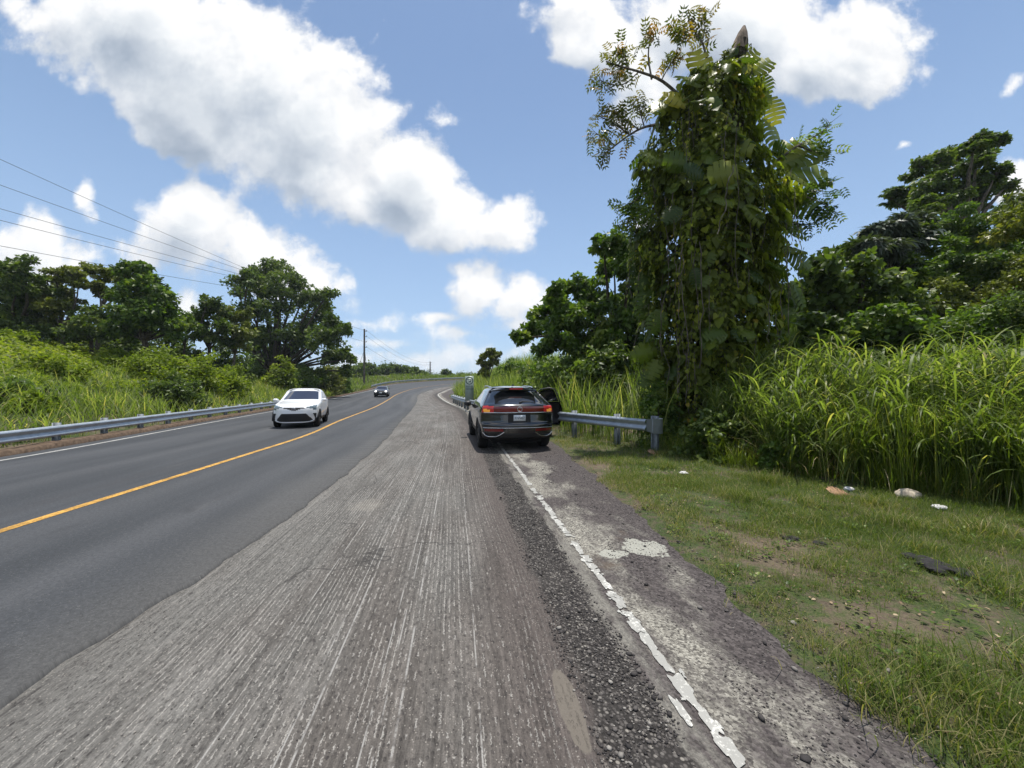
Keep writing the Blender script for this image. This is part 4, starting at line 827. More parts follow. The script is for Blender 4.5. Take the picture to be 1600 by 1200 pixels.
def weeds():
    lv = Leaves(); n = 900; x, y = RNG.uniform(1.5, 8, n), RNG.uniform(1.7, 10, n); d = sdist(np.c_[x, y], E_); dv = sdist(np.c_[x, y], V_); k = (d > .15) & (dv < .3) & (fbm(x * 1.4, y * 1.4, 19, 3) > .46); x, y = x[k], y[k]
    for xx, yy, zz in zip(x, y, terrain(x, y)):
        m_ = RNG.integers(5, 14); a = RNG.uniform(0, 6.28, m_); r = RNG.uniform(.01, .07, m_); D = np.c_[np.cos(a), np.sin(a), RNG.uniform(.1, .7, m_)]
        V, F_, r_ = place(T_OVAL, np.c_[xx + np.cos(a) * r, yy + np.sin(a) * r, np.full(m_, zz) + RNG.uniform(.005, .06, m_)], D, np.c_[-D[:, :2] * .3, np.ones(m_)], RNG.uniform(.018, .05, m_)); lv.add(V, F_, r_)
    tag(lv.build('verge_weeds', M_leafmid), 'small broad leaved weeds scattered through the verge grass', 'weeds', kind='stuff')
    lv = Leaves(); n = 42000; x, y = RNG.uniform(3.0, 9, n), RNG.uniform(3, 10.5, n); dv = sdist(np.c_[x, y], V_); cl = fbm(x * 2.1, y * 2.1, 23, 3); k = (dv > -.20 + (cl - .5) * .9) & (dv < .45) & (RNG.random(n) < np.clip((cl - .3) * 4, .1, 1)) & (x / y < 1.6); x, y = x[k], y[k]; n = len(x)
    V, F_, r_ = blades(np.c_[x, y, terrain(x, y) - .01], RNG.uniform(.12, .75, n) * (.5 + fbm(x * 3, y * 3, 29, 2)), RNG.uniform(.005, .013, n), RNG.uniform(0, 6.28, n), RNG.uniform(0, .5, n), RNG.uniform(.5, 2.1, n), 4, np.clip(RNG.beta(2, 2, n) + .05, 0, 1)); lv.add(V, F_, r_)
    tag(lv.build('verge_edge_grass', M_grassy), 'untidy knee high grass where the verge meets the tall grass', 'grass', kind='stuff')
weeds()
# tall grass band on the right
def tall_right():
    lv = Leaves(); lw = Leaves()
    n = 30000; x, y = scatter(n, 2.5, 14, 2.5, 13); P2 = np.c_[x, y]; dv = sdist(P2, V_)
    cl = fbm(x * 1.3, y * 1.3, 61, 3); k = (dv > -.05 + (cl - .5) * .7) & (dv < 4.2) & (RNG.random(n) < np.clip((cl - .25) * 3, .15, 1)) & (x / y < 1.62) & (x / y > .50 + .0 * y)
    # the vine tree's foot stays bare of tall grass
    k &= ~((x < 5.0) & (y > 8.3)) & ~((x - 4.3) ** 2 + (y - 8.3) ** 2 < 1.0)
    x, y, dv = x[k], y[k], dv[k]; n = len(x); z = terrain(x, y) - .02
    hv = .70 + .6 * fbm(x * .9, y * .9, 63, 3)
    hmax = hv * np.interp(x / y, [.5, .62, .8, 1.0, 1.3], [1.4, 1.8, 1.65, 1.68, 1.65]) * np.clip(.72 + dv * .25, .5, 1.1)
    L = hmax * RNG.uniform(.35, 1.2, n)
    r = np.clip(RNG.beta(2, 2.5, n) + .10 * (dv < .5), 0, 1)
    V, F_, r_ = blades(np.c_[x, y, z], L, RNG.uniform(.010, .030, n), RNG.uniform(0, 6.28, n), RNG.uniform(0, .30, n), RNG.uniform(.2, 1.9, n), 6, r); lv.add(V, F_, r_)
    # broad arching leaves from upper stalks
    m = 12000; i = RNG.integers(0, n, m); zz = z[i] + L[i] * RNG.uniform(.35, .85, m)
    V, F_, r_ = blades(np.c_[x[i], y[i], zz], RNG.uniform(.5, 1.05, m), RNG.uniform(.022, .048, m), RNG.uniform(0, 6.28, m), RNG.uniform(.15, .6, m), RNG.uniform(1.6, 2.9, m), 7, np.clip(RNG.beta(2, 2, m), 0, .92)); lv.add(V, F_, r_)
    tag(lv.build('tall_grass', M_grass), 'tall arching green grass on the right behind the verge', 'grass', kind='stuff')
    # dry bent stalks, dead leaves hanging at the base
    m = 2600; i = RNG.integers(0, n, m); ld = Leaves()
    V, F_, r_ = blades(np.c_[x[i], y[i], z[i]], L[i] * RNG.uniform(.3, .9, m), RNG.uniform(.006, .016, m), RNG.uniform(0, 6.28, m), RNG.uniform(.1, .8, m), RNG.uniform(.8, 2.8, m), 5); ld.add(V, F_, r_)
    tag(ld.build('dry_stalks', leaf_mat('grass_dry', [(0, (.16, .12, .06)), (.5, (.32, .25, .13)), (1, (.48, .40, .24))], .25, .7, spec=.2)), 'dry straw coloured stalks tangled in the tall grass on the right', 'grass', kind='stuff')
    # yellow thin stems in front at the right edge
    n = 20000; x, y = scatter(n, 4.6, 9, 3.0, 8); dv = sdist(np.c_[x, y], V_); k = (dv > -.30 + .5 * fbm(x * 2, y * 2, 13, 3)) & (dv < .9) & (x / y > .85) & (x / y < 1.6); x, y = x[k], y[k]; n = len(x); z = terrain(x, y)
    V, F_, r_ = blades(np.c_[x, y, z], RNG.uniform(.6, 1.7, n), RNG.uniform(.006, .014, n), RNG.uniform(0, 6.28, n), RNG.uniform(0, .2, n), RNG.uniform(.1, .9, n), 5); lw.add(V, F_, r_)
    tag(lw.build('yellow_grass', M_grassy), 'thin yellow green stems at the front of the tall grass on the right', 'grass', kind='stuff')
tall_right()
def grass_field(name, label, mat, n, x0, x1, y0, y1, cond, Lr, wr, a1=(.3, 1.6), segs=4, clump=1.0, rb=0.0):
    x, y = scatter(n, x0, x1, y0, y1); k = cond(x, y) & (RNG.random(n) < np.clip((fbm(x * clump, y * clump, 71, 3) - .25) * 3.2, .1, 1)); x, y = x[k], y[k]; n = len(x)
    if n == 0: return
    z = terrain(x, y) - .02; hs = .6 + .8 * fbm(x * .5, y * .5, 72, 3); V, F_, r_ = blades(np.c_[x, y, z], RNG.uniform(*Lr, n) * hs, RNG.uniform(*wr, n) * (1 + np.hypot(x, y) * .025), RNG.uniform(0, 6.28, n), RNG.uniform(0, .3, n), RNG.uniform(*a1, n), segs, np.clip(RNG.beta(2, 2, n) + rb, 0, .97))
    tag(Leaves().add(V, F_, r_).build(name, mat), label, 'grass', kind='stuff')
dR = lambda x, y: sdist(np.c_[x, y], V_); dLf = lambda x, y: -sdist(np.c_[x, y], L_)
grass_field('bank_grass', 'tall sunlit grass on the bank behind the guardrail and the parked car', M_grass, 60000, -12, 6, 10.5, 75, lambda x, y: (dR(x, y) > .1) & (dR(x, y) < 9) & (x / y < .42), (1.2, 2.6), (.018, .034))
grass_field('guardrail_grass', 'knee high grass under the right guardrail', M_lawn, 26000, -9, 4.5, 9, 60, lambda x, y: (dR(x, y) > -1.0) & (dR(x, y) < .4) & (sdist(np.c_[x, y], E_) > .35), (.10, .35), (.006, .012), rb=.05)
grass_field('slope_grass', 'long green grass on the slope behind the left guardrail', M_grass, 120000, -45, -11, 8, 60, lambda x, y: (dLf(x, y) > 1.5) & (dLf(x, y) < 9.5) & (x / y > -1.6), (.6, 1.25), (.016, .032), (.5, 1.9), rb=.05)
grass_field('kerb_grass', 'low weeds along the brown kerb under the left guardrail', M_lawn, 50000, -40, -11, 8, 90, lambda x, y: (dLf(x, y) > .75) & (dLf(x, y) < 2.0) & (x / y > -1.6), (.15, .5), (.010, .02), rb=.0)
grass_field('ridge_grass', 'pale green grass along the far bend beyond the road', M_grassy, 60000, -50, 30, 55, 135, lambda x, y: (dLf(x, y) > 1.2) & (dLf(x, y) < 14), (.45, 1.15), (.03, .05), rb=-.05)
# leafy ground cover on left slope
def cover():
    n = 110000; y = 11 + 50 * RNG.random(n) ** 1.3; x = -y * RNG.uniform(.35, 1.65, n) - 3; k = dLf(x, y) > 6; x, y = x[k], y[k]; n = len(x)
    z = terrain(x, y) + RNG.uniform(0, .5, n) + 1.3 * np.clip(fbm(x * .45, y * .45, 81, 3) - .42, 0, 1)
    lv = Leaves(); N = norm(rdir(n) * .6 + [0, 0, 1.0]); V, F_, r_ = place(T_DIA, np.c_[x, y, z], norm(np.cross(N, rdir(n)) + [0, 0, -.2]), N, RNG.uniform(.10, .20, n) * (1 + y * .020)); lv.add(V, F_, r_)
    tag(lv.build('ground_vines', M_leaflime), 'yellow green vines carpeting the left hillside', 'ground cover', kind='stuff')
    n = 45000; y = 8 + 35 * RNG.random(n) ** 1.4; x = y * RNG.uniform(-.2, 1.7, n); k = (dR(x, y) > 3.0); x, y = x[k], y[k]; n = len(x); z = terrain(x, y) + RNG.uniform(0, .9, n)
    lv = Leaves(); N = norm(rdir(n) * .7 + [0, 0, 1.0]); V, F_, r_ = place(T_DIA, np.c_[x, y, z], norm(np.cross(N, rdir(n)) + [0, 0, -.2]), N, RNG.uniform(.14, .28, n)); lv.add(V, F_, r_)
    tag(lv.build('understory_leaves', M_leafdark), 'dark leafy understory below the trees on the right', 'ground cover', kind='stuff')
cover()
# ------------------------------------------------------------ cars
M_black = simple('paint_black', (.006, .007, .009), .16, 0, .6, 1.0, var=.3); M_white = simple('paint_white', (.78, .79, .80), .25, 0, .5, .8, var=.03, sc=2)
M_glass = simple('glass_tinted', (.010, .011, .013), .04, 0, .7, .5, var=.1); M_glassb = simple('glass_screen', (.022, .024, .040), .05, 0, .6, .4, var=.1)
M_trim = simple('black_plastic', (.014, .014, .015), .55, var=.2); M_rubber = simple('tyre_rubber', (.018, .018, .018), .85, spec=.2); M_chrome = simple('chrome', (.70, .70, .72), .14, 1.0, var=.05)
M_rim = simple('rim_alloy', (.10, .10, .11), .3, .9); M_rimd = simple('rim_dark', (.03, .03, .033), .35, .7)
M_redl = simple('lamp_red_dark', (.16, .008, .010), .12, 0, .6, .8); M_redon = simple('lamp_red_lit', (.34, .015, .015), .2, emis=(1, .04, .03), estr=.08, coat=.6)
M_amber = simple('lamp_amber_lit', (.8, .35, .05), .2, emis=(1.0, .45, .07), estr=.22); M_lamp = simple('headlamp_glass', (.10, .13, .14), .08, 0, .6, .6, var=.35, sc=25)
M_lampon = simple('headlamp_lit', (.8, .8, .8), .2, emis=(1, 1, .97), estr=2.0); M_plate = simple('plate_white', (.62, .66, .70), .4, var=.1, sc=30); M_ink = simple('plate_ink', (.03, .05, .08), .5)
M_interior = simple('interior_dark', (.007, .007, .008), .7); M_galv = simple('galvanised_steel', (.36, .40, .44), .42, .55, var=.18, sc=5, bmp=.08); M_galvp = simple('galvanised_post', (.22, .245, .265), .6, .35, var=.3, sc=7)

def car_shell(sp, nb=150, na=64, nc=64, smooth_it=5):
    """closed body skin from front and rear profiles and a width table, as a fine quad grid"""
    c_f, y_f, z_f = np.array(sp['front']).T; c_r, y_r, z_r = np.array(sp['rear']).T; c_w, w_w = np.array(sp['width']).T
    def Pm(a, b, c):
        t_ = (b + 1) / 2; y = np.interp(c, c_r, y_r) * (1 - t_) + np.interp(c, c_f, y_f) * t_; z = np.interp(c, c_r, z_r) * (1 - t_) + np.interp(c, c_f, z_f) * t_
        z = z + sp['bow'] * (1 - b ** 2) * np.clip((c - .5) * 2, 0, 1) * (1 - .25 * a * a); wd = np.interp(c, c_w, w_w) * (1 - sp.get('taper', .10) * np.abs(b) ** 5 - .02 * b)
        y = y - np.sign(b) * np.abs(b) ** 8 * sp.get('bulge', .22) * np.abs(a) ** 3 * (1 - .4 * np.clip(c - .5, 0, 1)); z = z - sp.get('crown', .03) * a ** 4 * np.clip((c - .3) * 2, 0, 1)
        z = z + sp.get('sideup', 0) * np.clip((np.abs(a) - .8) * 5, 0, 1) * np.exp(-((c - .5) / .1) ** 2) * (1 - np.abs(b))
        return np.stack([a * wd, y, z], -1)
    A = np.linspace(-1, 1, na + 1); B = np.linspace(-1, 1, nb + 1); Cc = np.linspace(0, 1, nc + 1); prm = []; quads = []; off = 0; fid = []
    def face(U, Vv, mk, k, flip):
        nonlocal off
        u, v = np.meshgrid(U, Vv, indexing='ij'); p = mk(u, v); prm.append(p.reshape(-1, 3)); ii = np.arange(u.size).reshape(u.shape) + off; off += u.size
        q = np.stack([ii[:-1, :-1], ii[1:, :-1], ii[1:, 1:], ii[:-1, 1:]], -1).reshape(-1, 4); quads.append(q[:, ::-1] if flip else q); fid.append(np.full(len(q), k))
    face(B, Cc, lambda u, v: np.stack([0 * u - 1, u, v], -1), 0, True); face(B, Cc, lambda u, v: np.stack([0 * u + 1, u, v], -1), 1, False)
    face(A, Cc, lambda u, v: np.stack([u, 0 * u - 1, v], -1), 2, False); face(A, Cc, lambda u, v: np.stack([u, 0 * u + 1, v], -1), 3, True)
    face(A, B, lambda u, v: np.stack([u, v, 0 * u], -1), 4, True); face(A, B, lambda u, v: np.stack([u, v, 0 * u + 1], -1), 5, False)
    prm = np.concatenate(prm); q = np.concatenate(quads); fid = np.concatenate(fid)
    key = np.round(prm * 1e5).astype(np.int64); _, first, inv = np.unique(key, axis=0, return_index=True, return_inverse=True); inv = inv.ravel(); prm = prm[first]; q = inv[q]
    V = Pm(prm[:, 0], prm[:, 1], prm[:, 2])
    e = np.concatenate([q[:, [0, 1]], q[:, [1, 2]], q[:, [2, 3]], q[:, [3, 0]]])
    for _ in range(smooth_it):
        acc = np.zeros_like(V); cnt = np.zeros(len(V)); np.add.at(acc, e[:, 0], V[e[:, 1]]); np.add.at(acc, e[:, 1], V[e[:, 0]]); np.add.at(cnt, e[:, 0], 1); np.add.at(cnt, e[:, 1], 1); V = .5 * V + .5 * acc / cnt[:, None]
    # wheel arches
    keep = np.ones(len(q), bool); cen = V[q].mean(1)
    for (wy, wz) in sp['wheels']:
        Ra = sp['arch']; d = np.hypot(V[:, 1] - wy, V[:, 2] - wz); side = np.abs(V[:, 0]) > sp['hw'] * .55; near = side & (abs(d - Ra) < .035)
        k = Ra / np.maximum(d, .01); V[near, 1] = wy + (V[near, 1] - wy) * k[near]; V[near, 2] = wz + (V[near, 2] - wz) * k[near]
        cen = V[q].mean(1); dc = np.hypot(cen[:, 1] - wy, cen[:, 2] - wz); keep &= ~((dc < Ra * .995) & (np.abs(cen[:, 0]) > sp['hw'] * .55))
    return V, q[keep], fid[keep], prm[q].mean(1)[keep], V[q].mean(1)[keep]
def carve(root, V, q, masks, default_name, default_mat):
    left = np.ones(len(q), bool)
    def mk(name, sel, mat, push):
        used, inv = np.unique(q[sel], return_inverse=True); F_ = inv.reshape(-1, 4); P = V[used]
        return mesh_obj(name, P, [F_], mat, root, smooth=True)
    for (name, mask, mat) in masks:
        sel = mask & left
        if sel.any(): mk(name, sel, mat, 0); left &= ~sel
    return mk(default_name, left, default_mat, 0)
def lathe(prof, n=28):
    """profile (x across, r) turned round the x axis"""
    prof = np.array(prof); th = np.arange(n) * 2 * math.pi / n; V = np.stack([np.repeat(prof[:, 0:1], n, 1), prof[:, 1:2] * np.cos(th), prof[:, 1:2] * np.sin(th)], -1).reshape(-1, 3)
    F_ = [[i * n + k, i * n + (k + 1) % n, (i + 1) * n + (k + 1) % n, (i + 1) * n + k] for i in range(len(prof) - 1) for k in range(n)]; return V, np.array(F_)
def wheel(root, x, y, z, r, wd, rimmat, sgn):
    V, F_ = lathe([(-wd / 2, r * .62), (-wd / 2, r * .9), (-wd * .42, r * .97), (-wd * .25, r), (wd * .25, r), (wd * .42, r * .97), (wd / 2, r * .9), (wd / 2, r * .62)]); o = mesh_obj('wheel', V, [F_], M_rubber, root, smooth=True); o.location = (x, y, z)
    mb = MB(); V, F_ = lathe([(.30 * wd * sgn, .01), (.26 * wd * sgn, r * .16), (.05 * wd * sgn, r * .2), (.0, r * .58), (.46 * wd * sgn, r * .60), (.50 * wd * sgn, r * .66), (.44 * wd * sgn, r * .66)]); mb.add(V, F_)
    for k in range(5):
        a = k * 2 * math.pi / 5 + .3; M = np.array([[1, 0, 0], [0, math.cos(a), -math.sin(a)], [0, math.sin(a), math.cos(a)]]); mb.box((.36 * wd * sgn, -math.sin(a) * r * .36, math.cos(a) * r * .36), (.05, r * .16, r * .52), M=M)
    mb.build('rim', rimmat, o, smooth=False)
def arches(root, sp, mat, wid=.05):
    for (wy, wz) in sp['wheels']:
        for sg_ in (-1, 1):
            mb = MB(); th = np.linspace(-.15, math.pi + .15, 26); x1 = sp['hw'] * 1.0
            for r_in, r_out, xa, xb in ((sp['arch'] - .01, sp['arch'] + wid, x1 - .02, x1 + .012),):
                rings = [np.c_[np.full(26, sg_ * xx), wy + rr * np.cos(th), wz + rr * np.sin(th)] for xx, rr in ((xa - .35, r_in), (xb - .012, r_in), (xb, r_in + .01), (xb, r_out - .01), (xa, r_out))]
                Vv = np.concatenate(rings); Fv = [[a * 26 + k, a * 26 + k + 1, (a + 1) * 26 + k + 1, (a + 1) * 26 + k] for a in range(4) for k in range(25)]; mb.add(Vv, [np.array(Fv)])
            mb.build('wheel_arch', mat, root, smooth=True)
def text_part(name, body, size, loc, rot, mat, parent, ext=.002, sx=1.0):
    cu = bpy.data.curves.new(name, 'FONT'); cu.body = body; cu.size = size; cu.extrude = ext; cu.align_x = 'CENTER'; cu.align_y = 'CENTER'
    tmp = bpy.data.objects.new(name + '_c', cu); COL.objects.link(tmp); dg = bpy.context.evaluated_depsgraph_get(); me = bpy.data.meshes.new_from_object(tmp.evaluated_get(dg))
    bpy.data.objects.remove(tmp); me.materials.clear(); me.materials.append(mat); o = bpy.data.objects.new(name, me); COL.objects.link(o); o.parent = parent; o.location = loc; o.rotation_euler = rot; o.scale = (sx, 1, 1); return o

# --- the parked dark SUV, seen from behind
def suv():
    th = R(10.5); cy = 12.28; cx0 = -.25; root = empty('parked_suv', (cx0, cy, 0.0), th); tag(root, 'black SUV parked on the shoulder with its right door open and hazard lights lit', 'car')
    sp = dict(front=[(0,2.28,.25),(.12,2.42,.38),(.25,2.47,.62),(.36,2.42,.92),(.42,2.15,1.03),(.52,1.15,1.15),(.58,.98,1.22),(.9,.15,1.62),(1,-.05,1.67)],
              rear=[(0,-2.22,.30),(.10,-2.40,.36),(.16,-2.46,.50),(.24,-2.48,.66),(.29,-2.47,.72),(.31,-2.43,.75),(.44,-2.41,1.00),(.47,-2.46,1.03),(.53,-2.46,1.17),(.56,-2.41,1.22),(.6,-2.30,1.27),(.9,-1.78,1.58),(.94,-1.80,1.62),(1,-1.62,1.66)],
              width=[(0,.86),(.12,.95),(.3,.995),(.45,.99),(.52,.96),(.58,.92),(.9,.70),(.96,.66),(1,.60)], bow=.045, taper=.07, bulge=.26, crown=.045, wheels=[(1.49, .38), (-1.49, .38)], arch=.435, hw=.99)
    V, q, fid, pr, cen = car_shell(sp, 190, 96, 96, 4); a, b, c = pr.T; x, y, z = cen.T; ax = abs(x)
    rear = (fid == 2); sl, sr = fid == 0, fid == 1; wrap = rear | ((b < -.93) & (sl | sr))
    lightz = (z > 1.035 - .0) & (z < 1.165)
    fw = (c > .575) & (c < .885)
    side_w = lambda s_, b0, b1: s_ & fw & (b > b0) & (b < b1)
    rake = (b > -.90 + (c - .575) * .55)
    mk = [('rear_window', rear & (c > .60) & (c < .885) & (abs(a) < .93 - .1 * (c - .6)), M_glass), ('windscreen', (fid == 3) & (c > .58) & (c < .89) & (abs(a) < .93), M_glass),
          ('rear_side_window', side_w(sl, -.62, -.08) & rake, M_glass), ('front_side_window', side_w(sl, -.05, .62), M_glass),
          ('rear_side_window', side_w(sr, -.62, -.08) & rake, M_glass), ('door_opening', sr & (b > -.05) & (b < .66) & (c > .10) & (c < .90), M_interior), ('quarter_window', sl & fw & (b > -.86) & (b < -.65) & (c < .80), M_glass), ('quarter_window', sr & fw & (b > -.86) & (b < -.65) & (c < .80), M_glass),
          ('indicator_lamp', wrap & (x < 0) & (z > 1.03) & (z < 1.10) & (ax > .75) & (ax < .91), M_amber), ('indicator_lamp', wrap & (x > 0) & (z > 1.03) & (z < 1.10) & (ax > .75) & (ax < .91), M_amber),
          ('tail_lamp', wrap & (x < 0) & (z > 1.02) & (z < 1.185) & (ax > .66), M_redon), ('tail_lamp', wrap & (x > 0) & (z > 1.02) & (z < 1.185) & (ax > .66), M_redon),
          ('light_bar', rear & (z > 1.04) & (z < 1.16) & (ax <= .66), M_redl), ('reflector', rear & (x < 0) & (z > .535) & (z < .605) & (ax > .42) & (ax < .88), M_redl), ('reflector', rear & (x > 0) & (z > .535) & (z < .605) & (ax > .42) & (ax < .88), M_redl),
          ('lower_bumper', (z < .50) | ((sl | sr) & (z < .42)), M_trim), ('number_plate_recess', rear & (z > .76) & (z < .985) & (ax < .30), M_interior)]
    body = carve(root, V, q, mk, 'body', M_black)
    def rear_y(xx, zz):
        m_ = rear; d = (x[m_] - xx) ** 2 + (z[m_] - zz) ** 2; return float(y[m_][np.argmin(d)])
    # chrome strips following the tailgate
    def strip(name, pts, r, mat, off=.012, n=5):
        P = np.array([[px_, rear_y(px_, pz) - off, pz] for px_, pz in pts]); mb = MB(); mb.tube(P, r, n); return mb.build(name, mat, root, smooth=True)
    xs = np.linspace(-.90, .90, 15); strip('chrome_strip', [(v, 1.012) for v in xs], .013, M_chrome)
    xs = np.linspace(-.92, .92, 15); strip('bumper_strip', [(v, .625 + .0 * v) for v in xs], .010, M_chrome)
    for s_ in (-1, 1): strip('exhaust_trim', [(s_ * .93, .50), (s_ * .86, .425), (s_ * .78, .395), (s_ * .60, .395), (s_ * .50, .45), (s_ * .40, .52)], .014, M_chrome, .02)
    # number plate
    py_ = rear_y(0, .87) - .025; o = MB().box((0, py_, .875), (.31, .012, .155)).build('number_plate', M_plate, root); text_part('plate_number', 'KNA857', .085, (0, py_ - .009, .878), (R(90), 0, 0), M_ink, o, sx=.86)
    # round emblem: ring with two stacked chevrons
    ey = rear_y(0, 1.10) - .02; mb = MB(); tt = np.linspace(0, 2 * math.pi, 29); mb.tube(np.c_[.062 * np.cos(tt), np.full(29, ey), 1.10 + .062 * np.sin(tt)], .007, 5, cap=False)
    mb.tube([(-.028, ey, 1.155), (0, ey, 1.108), (.028, ey, 1.155)], .007, 4); mb.tube([(-.056, ey, 1.135), (-.026, ey, 1.050), (0, ey, 1.098), (.026, ey, 1.050), (.056, ey, 1.135)], .007, 4); mb.build('badge', M_chrome, root)
    mb = MB(); mb.tube([(0.02, rear_y(0, 1.26) - .02, 1.265), (.10, rear_y(.1, 1.30) - .03, 1.295), (.36, rear_y(.36, 1.29) - .02, 1.285)], [.025, .016, .010], 5); mb.build('wiper', M_trim, root)
    MB().box((0, -1.86, 1.645), (1.28, .26, .028)).build('spoiler', M_black, root); MB().box((0, -1.975, 1.618), (.36, .03, .026)).build('brake_lamp', M_redon, root)
    mb = MB(); mb.add([(-.018, -1.35, 1.70), (.018, -1.35, 1.70), (.018, -1.55, 1.70), (-.018, -1.55, 1.70), (-.004, -1.5, 1.765), (.004, -1.5, 1.765), (0, -1.56, 1.765)], [[0, 1, 5, 4], [1, 2, 6, 5], [2, 3, 4, 6], [3, 0, 4, 4]]); mb.build('antenna_fin', M_trim, root)
    for s_ in (-1, 1):
        P = np.array([(s_ * .59, -1.45, 1.635), (s_ * .60, -1.25, 1.675), (s_ * .61, -.4, 1.705), (s_ * .61, .1, 1.69), (s_ * .60, .3, 1.65)]); MB().tube(catmull(P, 14), .017, 6).build('roof_rail', M_chrome, root, smooth=True)
        V2, F2 = lathe([(-.11, .02), (-.10, .06), (-.03, .10), (.06, .105), (.11, .07), (.12, .02)], 12); mb = MB(); mb.add(V2 * [1, 1, .85] + [s_ * 1.10, .98, 1.13], F2); mb.tube([(s_ * .94, .93, 1.10), (s_ * 1.04, .97, 1.10)], .025, 5); (mb.build('wing_mirror', M_trim, root, smooth=True) if s_ < 0 else None)
        for wy in (1.49, -1.49): wheel(root, s_ * .86, wy, .38, .38, .25, M_rimd, s_)
    arches(root, sp, M_trim, .045)
    # dark wheel housings and underbody
    MB().box((0, 0, .40), (1.30, 4.3, .36)).build('underbody', M_interior, root)
    # opened right-hand door: hinge line at the front of the opening
    hx, hy = .965, .98; dr = empty('door', (hx, hy, 0)); dr.parent = root; dr.rotation_euler = (0, 0, R(70)); mbd = MB(); mbw = MB(); mbf = MB()
    # door outline in its own plane: s backwards from hinge, z up; inner side faces the camera
    ol = [(0, .38), (1.12, .38), (1.20, .55), (1.22, .95), (1.14, 1.18), (.98, 1.60), (.80, 1.655), (.50, 1.60), (.10, 1.22), (0, 1.10)]
    def thick(pts, x0, x1, lean=True):
        n = len(pts); lx = lambda z_: -.22 * max(0, z_ - 1.15) / .5 if lean else 0
        Vd = [(x0 + lx(z_), -s_, z_) for s_, z_ in pts] + [(x1 + lx(z_), -s_, z_) for s_, z_ in pts]; c0 = np.mean(Vd[:n], 0); c1 = np.mean(Vd[n:], 0)
        F3 = [[k, (k + 1) % n, 2 * n] for k in range(n)] + [[n + k, n + (k + 1) % n, 2 * n + 1] for k in range(n)]; F4 = [[k, (k + 1) % n, n + (k + 1) % n, n + k] for k in range(n)]
        return np.array(list(Vd) + [tuple(c0), tuple(c1)]), [np.array(F3), np.array(F4)]
    lower = [(0, .38), (1.12, .38), (1.20, .55), (1.22, .95), (1.14, 1.18), (.08, 1.18), (0, 1.10)]
    Vd, Fd = thick(lower, .0, .09); mbd.add(Vd, Fd); mbd.build('door_skin', M_black, dr)
    Vd, Fd = thick([(.05, .46), (1.06, .46), (1.12, .6), (1.13, 1.14), (.12, 1.14)], -.035, -.002); mbf.add(Vd, Fd); mbf.build('door_card', M_interior, dr)
    Vd, Fd = thick([(.12, 1.19), (1.10, 1.19), (.95, 1.57), (.80, 1.615), (.52, 1.565)], .030, .036); mbw.add(Vd, Fd); mbw.build('door_window', M_glass, dr)
    fr = [(.06, 1.17), (.50, 1.60), (.80, 1.65), (.98, 1.60), (1.15, 1.17)]; MB().tube([(.035 - .22 * max(0, z_ - 1.15) / .5, -s_, z_) for s_, z_ in fr], .026, 5).build('window_frame', M_trim, dr)
    V2, F2 = lathe([(-.11, .02), (-.10, .06), (-.03, .10), (.06, .105), (.11, .07), (.12, .02)], 12); MB().add(V2 * [1, 1, .85] + [.20, -.18, 1.17], F2).build('wing_mirror', M_trim, dr, smooth=True)
suv()

